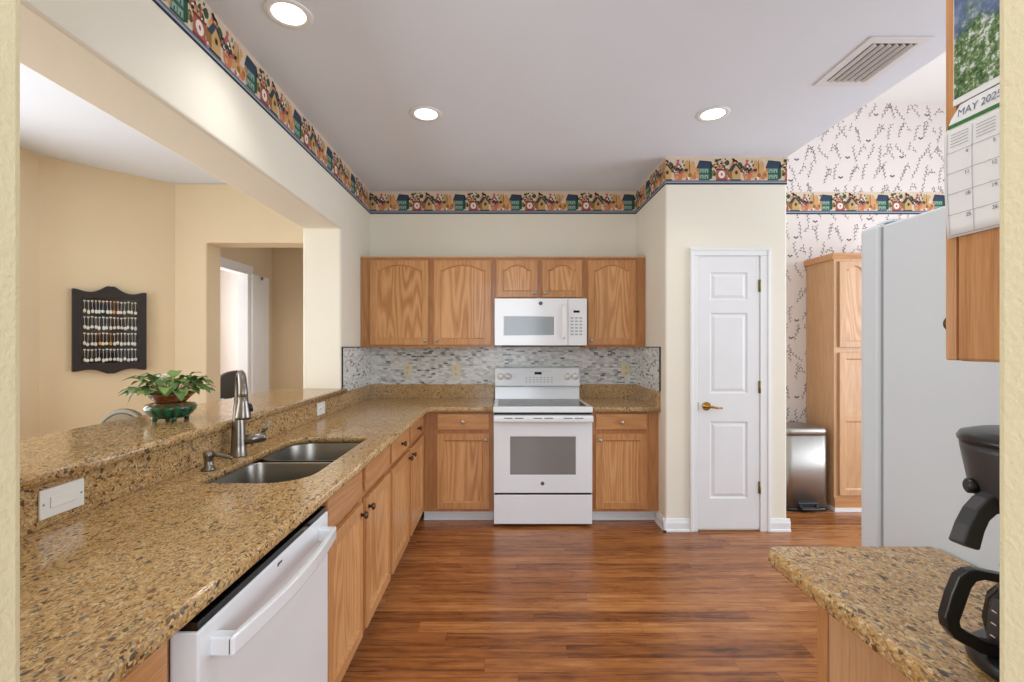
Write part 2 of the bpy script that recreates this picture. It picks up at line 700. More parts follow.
landscape()
for nm, rgb in dict(art_cream=(216, 196, 174), art_navy=(40, 52, 66), art_shelf=(150, 158, 168), art_teal=(92, 128, 118), art_teal_dark=(44, 84, 66),
                    art_teal_light=(150, 172, 160), art_roof=(56, 72, 88), art_red=(168, 96, 88), art_red_dark=(116, 58, 54), art_white=(232, 222, 212),
                    art_tan=(196, 160, 108), art_tan_dark=(146, 110, 62), art_terracotta=(196, 124, 90), art_leaf=(70, 86, 60), art_leaf_dark=(42, 54, 44),
                    art_pink=(186, 96, 102), art_bird=(46, 40, 40), art_wicker=(208, 160, 110), art_twig=(146, 132, 134), art_berry=(100, 90, 98)).items():
    plain(nm, rgb, 0.75, 0, 0.2, 0.12, 60)

# ------------------------------------------------------------------ the setting
YB, XL, XR, YP, XP, ZC, ZV = 4.358, -1.228, 1.211, 3.561, 2.121, 2.803, 3.623
YO, ZH, XD = 3.578, 2.272, -1.518            # end of the pass-through, underside of its header, dining face
YN = 0.50                                     # kitchen face of the wall the camera looks out of
DIN, DINX, HX = 4.144, -3.458, -3.15

struct(box('floor', 'laminate', (-6.0, 5.0, -3.0, 8.0, -0.10, 0.0)))
struct(box('ceiling', 'ceiling_paint', (-6.0, XP, 0.3, 8.0, ZC, ZC + 0.10)))
struct(box('ceiling_vault', 'vault_paint', (XP, 5.0, 0.3, YB + 0.3, ZV, ZV + 0.1)))
struct(box('wall_vault', 'ceiling_paint', (XP - 0.08, XP, 0.3, YB, ZC + 0.1, ZV)))

# pass-through wall: header + pillar as one rounded mesh, then the knee wall under the bar
w = MB()
w.prism([(YN, ZH), (YO, ZH), (YO, 0.0), (YB, 0.0), (YB, ZC), (YN, ZC)], 'x', XD, XL)
struct(w.build('wall_left', 'kitchen_paint', bevel=0.016, seg=3))
struct(box('wall_bar', 'dining_paint', (XD, -1.235, YN, YO, 0.0, 1.028)))
struct(box('wall_back', 'kitchen_paint', (XL - 0.29, XR + 0.2, YB, YB + 0.12, 0, ZC)))
struct(MB().box(XR, XP, YP, YB, 0, ZC).build('wall_pantry', 'kitchen_paint', bevel=0.014, seg=3))
struct(box('wall_right', 'kitchen_paint', (4.62, 4.75, 0.3, YB, 0, 0.45)))
# wall between kitchen and the room the photo is taken from: one stub each side of the opening
XJL, XJR = -0.5020, 0.5140
struct(MB().box(DINX - 0.1, XJL, YN - 0.14, YN, 0, ZC).build('wall_front', 'doorway_paint', bevel=0.012, seg=3))
struct(MB().box(XJR, XP, YN - 0.14, YN, 0, ZC).build('wall_front_east', 'doorway_paint', bevel=0.012, seg=3))
# dining room
w = MB()
w.prism([(DINX, 3.532), (-2.870, DIN), (-2.870 - 0.1, DIN + 0.1), (DINX - 0.14, 3.532 + 0.06)], 'z', 0, ZC)
struct(w.build('wall_diagonal', 'dining_paint'))
w = MB()
w.prism([(-2.95, 0), (-2.595, 0), (-2.595, 2.284), (-1.70, 2.284), (-1.70, 0), (XD, 0), (XD, ZC), (-2.95, ZC)], 'y', DIN, DIN + 0.21)
struct(w.build('wall_dining', 'dining_paint', bevel=0.012, seg=3))
w = MB()   # dining window wall, with the window opening
w.prism([(0.36, 0), (3.55, 0), (3.55, ZC), (0.36, ZC)], 'x', DINX - 0.12, DINX)
struct(w.build('wall_west', 'dining_paint'))
# hall and bright study beyond
w = MB()
w.prism([(DIN + 0.21, 0), (4.95, 0), (4.95, 2.28), (5.84, 2.28), (5.84, 0), (6.45, 0), (6.45, ZC), (DIN + 0.21, ZC)], 'x', HX - 0.1, HX)
struct(w.build('wall_hall', 'hall_paint'))
struct(box('wall_hall_end', 'hall_paint', (HX - 0.1, -1.2, 6.45, 6.55, 0, ZC)))
struct(box('wall_study', 'white_room_paint', (-4.70, -4.60, 4.3, 7.6, 0, ZC)))
struct(box('wall_study_end', 'white_room_paint', (-4.70, HX - 0.1, 7.5, 7.6, 0, ZC)))
t = struct(MB().box(HX, HX + 0.018, 5.84, 5.93, 0, 2.37).box(HX, HX + 0.018, 4.86, 4.95, 0, 2.37).box(HX, HX + 0.018, 4.95, 5.84, 2.28, 2.37).box(HX - 0.11, HX + 0.01, 5.82, 5.84, 0, 2.28).box(HX - 0.11, HX + 0.01, 4.95, 5.82, 2.26, 2.28).build('trim_1', 'white_trim'))
d2 = struct(MB().box(HX + 0.02, HX + 0.055, 5.86, 6.26, 0.01, 2.27).build('door_2', 'white_trim', bevel=0.003))
MB().lathe([(0.0, 0), (0.02, 0.0), (0.024, 0.012), (0.0, 0.03)], (HX + 0.055, 6.06, 2.24), 12, 'x').build('robe_hook', 'brushed_nickel', d2)


# wallpapered dinette wall: ground + sprigs as surface pattern of one mesh
class Art:
    def __init__(self, mp, mats):
        self.mb = MB()
        self.mp = mp                      # (u, v, layer) -> point
        self.mats = mats
        self.count = 0

    def poly(self, mat, pts, layer):
        self.mb.mi = self.mats.index(mat)
        self.count += 1
        k = layer + (self.count % 300) * 0.003
        self.mb.face([self.mp(u, v, k) for u, v in pts])

    def ell(self, mat, u, v, a, b, layer, n=10, rot=0.0):
        c, s = math.cos(rot), math.sin(rot)
        self.poly(mat, [(u + a * math.cos(2 * PI * k / n) * c - b * math.sin(2 * PI * k / n) * s,
                         v + a * math.cos(2 * PI * k / n) * s + b * math.sin(2 * PI * k / n) * c) for k in range(n)], layer)


R = random.Random(4)
mats = ['wallpaper_ground', 'art_twig', 'art_berry', 'art_pink']
art = Art(lambda u, v, l: (u, YB - 0.0006 * l, v), mats)
art.mb.box(XP - 0.05, 4.62, YB, YB + 0.12, 0, ZV)


def sprig(u, v, ang, n, curl):
    pts = []
    a = ang
    for k in range(n):
        pts.append((u, v))
        u += math.cos(a) * 0.017
        v += math.sin(a) * 0.017
        a += curl * math.cos(k * 0.55) + R.uniform(-0.10, 0.10)
        if v > ZV - 0.02:
            break
    for (x0, z0), (x1, z1) in zip(pts[:-1], pts[1:]):
        dx, dz = x1 - x0, z1 - z0
        L = math.hypot(dx, dz)
        nx, nz = -dz / L * 0.0013, dx / L * 0.0013
        art.poly('art_twig', [(x0 - nx, z0 - nz), (x1 - nx, z1 - nz), (x1 + nx, z1 + nz), (x0 + nx, z0 + nz)], 1)
    for i, (x, z) in enumerate(pts[1:]):
        da = ang + (0.9 if i % 2 else -0.9)
        art.ell('art_berry' if R.random() < 0.45 else 'art_twig', x + math.cos(da) * 0.009, z + math.sin(da) * 0.009, 0.0095, 0.0042, 1, 6, da)


for iu in range(20):
    for iv in range(19):
        cu = XP + 0.03 + iu * 0.118 + (0.055 if iv % 2 else 0) + R.uniform(-0.015, 0.015)
        cv = 0.12 + iv * 0.185 + R.uniform(-0.03, 0.03)
        if not (XP + 0.03 < cu < 4.45 and cv < ZV - 0.06):
            continue
        sprig(cu, cv, R.choice((1.95, 1.2, 1.57)) + R.uniform(-0.15, 0.15), 10, R.choice((-0.16, 0.16)))
        if (iu + iv) % 2:
            sprig(cu + 0.012, cv + 0.07, R.uniform(0.2, 0.9), 5, 0.2)
        else:
            sprig(cu - 0.012, cv + 0.09, R.uniform(2.2, 2.9), 4, -0.2)
        if (iu * 3 + iv) % 4 == 0:
            for q in range(3):
                art.ell('art_berry', cu + 0.055 + q * 0.014, cv + 0.03 - 0.008 * (q % 2), 0.009, 0.008, 1, 7)
struct(art.mb.build('wall_dinette', mats, recalc=False))

# wallpaper borders -------------------------------------------------
BM = ['art_cream', 'art_navy', 'art_shelf', 'art_teal', 'art_teal_dark', 'art_teal_light', 'art_roof', 'art_red', 'art_red_dark', 'art_white', 'art_tan',
      'art_tan_dark', 'art_terracotta', 'art_leaf', 'art_leaf_dark', 'art_pink', 'art_bird', 'art_wicker']
UNIT, BH = 0.517, 0.207


def border_unit():
    """shapes of one repeat: (material, polygon, layer)"""
    r = random.Random(11)
    out = []

    def ell(m, u, v, a, b, l, n=9, rot=0.0):
        c, s = math.cos(rot), math.sin(rot)
        out.append((m, [(u + a * math.cos(2 * PI * k / n) * c - b * math.sin(2 * PI * k / n) * s,
                         v + a * math.cos(2 * PI * k / n) * s + b * math.sin(2 * PI * k / n) * c) for k in range(n)], l))

    def rect(m, u0, u1, v0, v1, l):
        out.append((m, [(u0, v0), (u1, v0), (u1, v1), (u0, v1)], l))
    # leafy, woody filler behind everything
    for k in range(70):
        uu = r.uniform(0, 0.517)
        ell(r.choice(('art_wicker', 'art_tan', 'art_tan_dark', 'art_leaf', 'art_wicker', 'art_terracotta', 'art_cream', 'art_leaf')), uu, r.uniform(0.05, 0.150) , r.uniform(0.010, 0.022), r.uniform(0.012, 0.026), 1, 8, r.uniform(0, 3))
    # wide two-storey green house
    rect('art_teal', 0.022, 0.094, 0.036, 0.118, 2)
    out.append(('art_teal_dark', [(0.094, 0.036), (0.118, 0.044), (0.118, 0.122), (0.094, 0.118)], 2))
    rect('art_teal_dark', 0.018, 0.098, 0.072, 0.079, 3)
    rect('art_teal_dark', 0.018, 0.098, 0.032, 0.039, 3)
    for a in (0.028, 0.062):
        for b in (0.044, 0.084):
            rect('art_teal_light', a, a + 0.026, b, b + 0.022, 3)
            rect('art_teal_dark', a + 0.009, a + 0.017, b, b + 0.013, 4)
    out.append(('art_roof', [(0.0, 0.112), (0.100, 0.112), (0.108, 0.150), (0.020, 0.158)], 4))
    out.append(('art_navy', [(0.100, 0.112), (0.126, 0.118), (0.112, 0.158), (0.108, 0.150)], 4))
    out.append(('art_navy', [(0.020, 0.158), (0.108, 0.150), (0.112, 0.158), (0.024, 0.165)], 5))
    # red clock planter
    rect('art_red', 0.150, 0.228, 0.034, 0.104, 2)
    rect('art_red_dark', 0.146, 0.232, 0.100, 0.110, 3)
    rect('art_red_dark', 0.146, 0.232, 0.030, 0.038, 3)
    ell('art_white', 0.190, 0.071, 0.026, 0.026, 3, 14)
    ell('art_pink', 0.190, 0.071, 0.008, 0.010, 4, 8)
    for k in range(26):
        ell(r.choice(('art_leaf', 'art_leaf_dark', 'art_leaf', 'art_pink', 'art_white')), 0.19 + r.uniform(-0.05, 0.05), 0.112 + r.uniform(0, 0.062), r.uniform(0.006, 0.011), r.uniform(0.004, 0.008), 4 + k % 3, 7, r.uniform(0, 3))
    ell('art_pink', 0.236, 0.042, 0.014, 0.012, 4)
    ell('art_white', 0.240, 0.044, 0.006, 0.006, 5)
    # tan birdhouse with a bird on its roof
    out.append(('art_tan', [(0.268, 0.036), (0.330, 0.036), (0.330, 0.100), (0.299, 0.136), (0.268, 0.100)], 2))
    out.append(('art_tan_dark', [(0.252, 0.046), (0.268, 0.036), (0.268, 0.100), (0.252, 0.104)], 2))
    out.append(('art_roof', [(0.236, 0.092), (0.270, 0.092), (0.303, 0.142), (0.276, 0.142)], 3))
    out.append(('art_navy', [(0.303, 0.142), (0.297, 0.132), (0.336, 0.090), (0.346, 0.094)], 4))
    ell('art_tan_dark', 0.300, 0.084, 0.013, 0.015, 3, 10)
    ell('art_bird', 0.300, 0.083, 0.008, 0.010, 4, 8)
    rect('art_navy', 0.250, 0.336, 0.030, 0.038, 3)
    ell('art_bird', 0.292, 0.158, 0.020, 0.011, 5, 10, -0.3)
    ell('art_bird', 0.277, 0.170, 0.010, 0.009, 5, 8)
    ell('art_wicker', 0.290, 0.150, 0.010, 0.006, 6, 8)
    # flower pot
    out.append(('art_terracotta', [(0.362, 0.030), (0.406, 0.030), (0.416, 0.066), (0.352, 0.066)], 3))
    rect('art_terracotta', 0.348, 0.420, 0.064, 0.076, 4)
    ell('art_wicker', 0.372, 0.050, 0.010, 0.012, 4)
    for k in range(46):
        uu, vv = 0.384 + r.gauss(0, 0.026), 0.084 + abs(r.gauss(0.02, 0.028))
        if vv < 0.182:
            ell(r.choice(('art_leaf', 'art_leaf_dark', 'art_pink', 'art_pink', 'art_white', 'art_leaf_dark')), uu, vv, r.uniform(0.007, 0.013), r.uniform(0.005, 0.010), 4 + k % 3, 7, r.uniform(0, 3))
    # wicker baskets and gourds
    ell('art_wicker', 0.470, 0.066, 0.032, 0.034, 2, 12)
    ell('art_tan', 0.446, 0.122, 0.020, 0.046, 1, 12)
    ell('art_tan_dark', 0.466, 0.126, 0.005, 0.046, 2, 8)
    ell('art_wicker', 0.490, 0.118, 0.020, 0.044, 1, 12)
    ell('art_terracotta', 0.500, 0.052, 0.018, 0.016, 3, 10)
    ell('art_white', 0.458, 0.044, 0.014, 0.010, 4, 8)
    ell('art_pink', 0.446, 0.040, 0.010, 0.010, 4, 8)
    ell('art_tan_dark', 0.470, 0.066, 0.014, 0.016, 3, 8)
    return [(m_, [(u, 0.03 + (v - 0.03) * 1.12 if v > 0.03 else v) for u, v in pts_], l_) for m_, pts_, l_ in out]


UNITS = border_unit()


def clip_poly(pts, lo, hi):
    for sgn, lim in ((1, lo), (-1, hi)):
        res = []
        for i in range(len(pts)):
            a, b = pts[i], pts[(i + 1) % len(pts)]
            ia, ib = (a[0] - lim) * sgn >= 0, (b[0] - lim) * sgn >= 0
            if ia:
                res.append(a)
            if ia != ib:
                k = (lim - a[0]) / (b[0] - a[0])
                res.append((lim, a[1] + k * (b[1] - a[1])))
        pts = res
        if len(pts) < 3:
            return []
    return pts


def border(name, origin, du, normal, length, phase, top=ZC):
    o, d, n = Vector(origin), Vector(du), Vector(normal)
    z0 = top - BH
    a = Art(lambda u, v, l: o + d * u + n * (0.0008 + 0.00035 * l) + Vector((0, 0, z0 - o.z + v)), BM)
    a.poly('art_cream', [(0, 0), (length, 0), (length, BH), (0, BH)], 0)
    a.poly('art_shelf', [(0, 0.010), (length, 0.010), (length, 0.034), (0, 0.034)], 1)
    a.poly('art_navy', [(0, 0), (length, 0), (length, 0.012), (0, 0.012)], 1)
    a.poly('art_navy', [(0, 0.024), (length, 0.024), (length, 0.028), (0, 0.028)], 2)
    k = math.floor(-phase / UNIT) - 1
    while k * UNIT + phase < length + UNIT:
        for m, pts, l in UNITS:
            q = clip_poly([(u + k * UNIT + phase, v) for u, v in pts], 0, length)
            if len(q) >= 3:
                a.poly(m, q, l + 1)
        k += 1
    bmesh.ops.remove_doubles(a.mb.bm, verts=a.mb.bm.verts[:], dist=1e-6)
    return struct(a.mb.build(name, BM, recalc=False))


border('trim_2', (XL, YN, ZC), (0, 1, 0), (1, 0, 0), YB - YN, 0.19)
border('trim_3', (XL, YB, ZC), (1, 0, 0), (0, -1, 0), XR - XL, 0.24)
border('trim_4', (XR, YB, ZC), (0, -1, 0), (-1, 0, 0), YB - YP, 0.30)
border('trim_5', (XR, YP, ZC), (1, 0, 0), (0, -1, 0), XP - XR, 0.23)
border('trim_6', (XP, YB, 2.80), (1, 0, 0), (0, -1, 0), 4.6 - XP, 0.29 + 0.517 * 0.4 + 0.275, 2.80)

# mosaic wall tile with its dark edge strips
struct(box('wall_tile_back', 'mosaic_tile', (XL + 0.008, XR - 0.008, YB - 0.008, YB, 1.036, 1.372)))
struct(box('wall_tile_west', 'mosaic_tile_side', (XL, XL + 0.008, YO + 0.022, YB, 1.036, 1.372)))
struct(box('wall_tile_east', 'mosaic_tile_side', (XR - 0.008, XR, 3.68, YB, 1.036, 1.372)))
struct(MB().box(XL, XL + 0.010, YO + 0.012, YO + 0.022, 1.067, 1.38).box(XL, XL + 0.010, YO + 0.012, YB - 0.3, 1.372, 1.380).build('trim_7', 'black_plastic'))
struct(MB().box(XR - 0.010, XR, 3.668, 3.68, 1.036, 1.38).box(XR - 0.010, XR, 3.668, YB - 0.3, 1.372, 1.380).build('trim_8', 'black_plastic'))

# baseboards
def baseboard(name, pts):
    m = MB()
    prof = [(0.0, 0.0), (0.020, 0.0), (0.020, 0.012), (0.014, 0.020), (0.014, 0.062), (0.010, 0.075), (0.006, 0.092), (0.0, 0.095)]
    (x0, y0), (x1, y1), (nx, ny) = pts
    lo = [m.bm.verts.new((x0 + nx * a, y0 + ny * a, b)) for a, b in prof]
    hi = [m.bm.verts.new((x1 + nx * a, y1 + ny * a, b)) for a, b in prof]
    k = len(prof)
    for i in range(k):
        m.bm.faces.new((lo[i], lo[(i + 1) % k], hi[(i + 1) % k], hi[i]))
    m.bm.faces.new(lo)
    m.bm.faces.new(hi)
    return struct(m.build(name, 'white_trim'))


baseboard('baseboard_pantry', ((XR - 0.02, YP), (1.397, YP), (0, -1)))
baseboard('baseboard_pantry_corner', ((1.981, YP), (XP + 0.02, YP), (0, -1)))
baseboard('baseboard_pantry_side', ((XR, YP - 0.02), (XR, 3.745), (-1, 0)))
baseboard('baseboard_pantry_east', ((XP, YP), (XP, YB), (1, 0)))
baseboard('baseboard_dinette', ((XP, YB), (2.76, YB), (0, -1)))
baseboard('baseboard_dining', ((-2.87, DIN), (-2.595, DIN), (0, -1)))


# ------------------------------------------------------------------ panel doors
def offset_loop(pts, d):
    """inset a counter-clockwise loop by d"""
    n = len(pts)
    out = []
    for i in range(n):
        p0, p1, p2 = Vector(pts[i - 1]), Vector(pts[i]), Vector(pts[(i + 1) % n])
        a, b = (p1 - p0).normalized(), (p2 - p1).normalized()
        na, nb = Vector((-a.y, a.x)), Vector((-b.y, b.x))
        m = (na + nb)
        m = m / max(m.length_squared, 1e-6) * 2.0
        m = m * (d if m.length < 3 else d * 0.6)
        out.append((p1.x + m.x, p1.y + m.y))
    return out


def panel_slab(w, h, t, holes, steps, fill=True):
    """slab in x 0..w, z 0..h, y -t..0 (front at -t) with recessed panels; holes: CCW loops; steps: [(inset, depth)...]"""
    m = MB()
    b = m.bm
    front = [b.verts.new((x, -t, z)) for x, z in ((0, 0), (w, 0), (w, h), (0, h))]
    back = [b.verts.new((x, 0, z)) for x, z in ((0, 0), (w, 0), (w, h), (0, h))]
    for i in range(4):
        b.faces.new((front[i], front[(i + 1) % 4], back[(i + 1) % 4], back[i]))
    b.faces.new(back)
    edges = [b.edges.get((front[i], front[(i + 1) % 4])) for i in range(4)]
    for hole in holes:
        ring = [b.verts.new((x, -t, z)) for x, z in hole]
        n = len(ring)
        edges += [b.edges.new((ring[i], ring[(i + 1) % n])) for i in range(n)]
        loops = [ring]
        for ins, dep in steps:
            loops.append([b.verts.new((x, -t + dep, z)) for x, z in offset_loop(hole, ins)])
        for A, B in zip(loops[:-1], loops[1:]):
            for i in range(n):
                b.faces.new((A[i], A[(i + 1) % n], B[(i + 1) % n], B[i]))
        if fill:
            b.faces.new(loops[-1])
    bmesh.ops.triangle_fill(b, use_beauty=True, use_dissolve=False, edges=edges)
    return m


def rect_loop(x0, x1, z0, z1):
    return [(x0, z0), (x1, z0), (x1, z1), (x0, z1)]


def arch_loop(x0, x1, z0, z1, rise, n=12):
    """rectangle whose top edge is a shallow arch springing from small shoulders"""
    sh = 0.030
    pts = [(x0, z0), (x1, z0), (x1, z1 - rise), (x1 - sh, z1 - rise)]
    xa, xb = x1 - sh, x0 + sh
    for k in range(1, n):
        t = k / n
        pts.append((xa + (xb - xa) * t, z1 - rise + rise * math.sin(PI * t) ** 0.75))
    pts += [(x0 + sh, z1 - rise), (x0, z1 - rise)]
    return pts


def knob(parent, x, z, y, mat='pewter'):
    return MB().lathe([(0.0, 0.0), (0.009, 0.0), (0.006, -0.010), (0.007, -0.014), (0.0155, -0.019), (0.0165, -0.024), (0.012, -0.030), (0.0, -0.032)],
                      (x, y, z), 14, 'y').build('knob', mat, parent, smooth=True)


def cab_door(parent, x0, x1, z0, z1, knob_at=None, arch=False, rail=0.055, mat='oak_upright', kmat='pewter', flat=False):
    w, h = x1 - x0, z1 - z0
    t = 0.020
    loop = arch_loop(rail, w - rail, rail, h - rail * 0.75, min(0.045, w * 0.12)) if arch else rect_loop(rail, w - rail, rail, h - rail)
    m = panel_slab(w, h, t, [loop], [(0.001, 0.005), (0.006, 0.0065), (0.008, 0.0115)], False)
    for v in m.bm.verts:
        v.co += Vector((x0, -0.0015, z0))
    o = m.build('door', mat, parent, bevel=0.004)
    p = MB()
    p.prism(offset_loop(loop, 0.0075), 'y', -t + 0.0115, -t + 0.016)
    for v in p.bm.verts:
        v.co += Vector((x0, -0.0015, z0))
    p.build('panel', 'oak_pale_panel' if mat == 'oak_pale' else 'oak_panel', o)
    if knob_at:
        knob(o, knob_at[0], knob_at[1], -t, kmat)
    return o


def cab_drawer(parent, x0, x1, z0, z1, k=True, kmat='pewter', name='drawer'):
    m = MB().box(x0, x1, -0.020, -0.0005, z0, z1)
    o = m.build(name, 'oak_level', parent, bevel=0.006, seg=2)
    if k:
        knob(o, (x0 + x1) / 2, (z0 + z1) / 2, -0.020, kmat)
    return o


def base_cabinet(label, loc, rotz, w, depth, bays, fillers=(), toe=True, group=None, ztop=0.8735, kmat='pewter', false_front=False):
    """front at local y=0, body to +y. bays: (door x0, x1, knob side or None)"""
    r = thing('base_cabinet', label, 'cabinet', loc, rotz, group)
    body = MB()
    body.box(0, w, 0.0, 0.019, 0.09, ztop)                       # face frame
    body.box(0, 0.018, 0.019, depth, 0.09, ztop)
    body.box(w - 0.018, w, 0.019, depth, 0.09, ztop)
    body.box(0.018, w - 0.018, 0.019, depth, 0.09, 0.108)
    body.box(0.018, w - 0.018, depth - 0.01, depth, 0.108, ztop)
    body.build('face_frame', 'oak_frame_shaded', r)
    box('toe_kick', 'white_trim', (0, w, 0.075, 0.09, 0.0, 0.09), r)
    MB().prism([(0.075, 0.0), (0.062, 0.0), (0.062, 0.012), (0.075, 0.022)], 'x', 0, w).build('shoe_moulding', 'white_trim', r)
    for x0, x1, side in bays:
        if false_front:
            cab_drawer(r, x0, x1, 0.731, 0.858, False, kmat, 'false_drawer_front')
        else:
            cab_drawer(r, x0, x1, 0.731, 0.858, True, kmat)
        kx = x0 + 0.028 if side == 'a' else x1 - 0.028
        cab_door(r, x0, x1, 0.114, 0.702, (kx, 0.702 - 0.045), False, 0.052, kmat=kmat)
    return r


FZ = PI / 2          # fronts of the run under the bar face +X
XF = -0.640          # its face-frame plane
# run under the bar
base_cabinet('oak base cabinet between the white dishwasher and the doorway wall', (XF, YN + 0.004, 0), FZ, 0.4035, 0.56, [(0.02, 0.375, 'b')], kmat='bronze_knob')
base_cabinet('oak sink cabinet with two doors under the double sink', (XF, 1.625, 0), FZ, 0.995, 0.56,
             [(0.050, 0.462, 'b'), (0.520, 0.965, 'a')], kmat='bronze_knob', false_front=True)
base_cabinet('oak two-door corner cabinet with two small drawers beyond the sink', (XF, 2.624, 0), FZ, 1.096, 0.56,
             [(0.030, 0.493, 'b'), (0.553, 1.035, 'a')], kmat='bronze_knob')
# back run
YF = 3.722           # face-frame plane of the back run
base_cabinet('single-door oak base cabinet in the corner beside the stove', (-0.639, YF, 0), 0, 0.555, 0.60, [(0.117, 0.5245, 'b')])
base_cabinet('single-door oak base cabinet between the stove and the pantry wall', (0.682, YF, 0), 0, 0.527, 0.60, [(0.0345, 0.435, 'a')])

# ------------------------------------------------------------------ worktops
def slab_top(name, outline, z0, z1, hole=None, parent=None, r=0.011, thick=0.028):
    """stone slab with an eased edge and a built-up lip; rings follow the outline"""
    m = MB()
    b = m.bm

    def sweep(pts, prof, sgn):
        rings = []
        for ins, z in prof:
            rings.append([b.verts.new((x, y, z)) for x, y in (offset_loop(pts, sgn * ins) if ins else pts)])
        n = len(pts)
        for A, B in zip(rings[:-1], rings[1:]):
            for i in range(n):
                b.faces.new((A[i], A[(i + 1) % n], B[(i + 1) % n], B[i])).smooth = True
        return rings[0], rings[-1]
    zu = z1 - thick
    prof = [(r, z1), (r * 0.5, z1 - r * 0.13), (r * 0.13, z1 - r * 0.5), (0, z1 - r), (0, z0 + r), (r * 0.29, z0 + r * 0.29), (r, z0)]
    if zu > z0 + 0.002:
        prof += [(0.035, z0), (0.036, zu)]
    T, B = sweep(outline, prof, 1)
    sets = [(T, B)]
    if hole:
        q = 0.005
        zb = max(zu, z0)
        sets.append(sweep(hole, [(q, z1), (q * 0.3, z1 - q * 0.3), (0, z1 - q), (0, zb)], -1))
    for k in (0, 1):
        es = []
        for st_ in sets:
            L = st_[k]
            for i in range(len(L)):
                e = b.edges.get((L[i], L[(i + 1) % len(L)]))
                es.append(e)
        if hole:
            bmesh.ops.triangle_fill(b, use_beauty=True, edges=es)
        else:
            b.faces.new(sets[0][k])
    return m.build(name, 'granite', parent)


def rounded(x0, x1, y0, y1, radii, n=7):
    """CCW rounded rectangle; radii for corners (x0,y0),(x1,y0),(x1,y1),(x0,y1)"""
    out = []
    for (cx, cy, a0), r in zip(((x0, y0, PI), (x1, y0, 1.5 * PI), (x1, y1, 0), (x0, y1, 0.5 * PI)), radii):
        ox = cx + (r if cx == x0 else -r)
        oy = cy + (r if cy == y0 else -r)
        for k in range(n + 1):
            t = a0 + k / n * PI / 2
            out.append((ox + r * math.cos(t), oy + r * math.sin(t)))
    return out


XE, YE = -0.585, 3.672        # front edges
CT0, CT1 = 0.874, 0.914
ct = thing('worktop', 'L-shaped speckled tan granite worktop holding the sink along the raised bar', 'worktop', (0, 0, 0))
sink_hole = rounded(-1.082, -0.706, 1.655, 2.475, (0.03, 0.14, 0.03, 0.13), 10)
XS = -1.212                   # face of the granite splash
outl = [(XS, YN + 0.002), (XE, YN + 0.002), (XE, 3.600), (-0.575, 3.635), (-0.550, 3.660), (-0.515, YE), (-0.086, YE), (-0.086, YB - 0.03), (XS, YB - 0.03)]
slab_top('slab', outl, CT0, CT1, sink_hole, ct)
sp = MB()
sp.box(XS - 0.0155, XS, YN + 0.002, YB - 0.002, CT1 - 0.02, 1.028)
sp.box(XS, -0.086, YB - 0.030, YB - 0.002, CT1 - 0.02, 1.036)
sp.box(XS - 0.014, XS, YO + 0.03, YB - 0.03, 1.028, 1.036)
sp.build('backsplash', 'granite', ct, bevel=0.003)
ct2 = thing('worktop', 'short piece of granite worktop between stove and pantry wall', 'worktop', (0, 0, 0))
slab_top('slab', [(0.683, YE), (XR - 0.003, YE), (XR - 0.003, YB - 0.03), (0.683, YB - 0.03)], CT0, CT1, None, ct2)
sp = MB()
sp.box(0.683, XR - 0.003, YB - 0.030, YB - 0.002, CT1 - 0.02, 1.036)
sp.box(XR - 0.030, XR - 0.003, YE + 0.004, YB - 0.030, CT1 - 0.02, 1.036)
sp.build('backsplash', 'granite', ct2, bevel=0.003)
bar = slab_top('bar_top', [(-1.690, YN + 0.004), (-1.186, YN + 0.004), (-1.186, YO + 0.02), (XL - 0.0, YO + 0.02), (XL - 0.0, YO - 0.004), (-1.690, YO - 0.004)], 1.029, 1.067, None, None, 0.012, 0.2)
tag(bar, 'long raised granite bar top carrying the potted plant', 'bar top')

# peninsula end on the near wall
ct3 = slab_top('worktop', rounded(0.622, 1.031, YN + 0.003, 1.140, (0.004, 0.004, 0.02, 0.03)), CT0, CT1)
tag(ct3, 'small granite worktop with the coffee maker beside the refrigerator', 'worktop')
r = thing('base_cabinet', 'oak end cabinet under the coffee maker, its plain side panel showing', 'cabinet', (1.030, 1.050, 0), PI)
bd = MB()
bd.box(0, 0.332, 0.0, 0.019, 0.09, 0.8735)
bd.box(0, 0.332, 0.019, 0.545, 0.09, 0.8735)
bd.build('carcass', 'oak_pale', r)
box('end_stile', 'oak_upright', (0.3325, 0.3375, -0.001, 0.030, 0.09, 0.8735), r, bevel=0.0015)
box('toe_kick', 'white_trim', (0, 0.332, 0.075, 0.53, 0.0, 0.09), r)
cab_drawer(r, 0.02, 0.314, 0.731, 0.858)
cab_door(r, 0.02, 0.314, 0.114, 0.702, (0.27, 0.65), False, 0.05)

# ------------------------------------------------------------------ sink
sk = thing('kitchen_sink', 'undermounted double-bowl stainless sink set in the granite worktop', 'sink', (0, 0, 0))


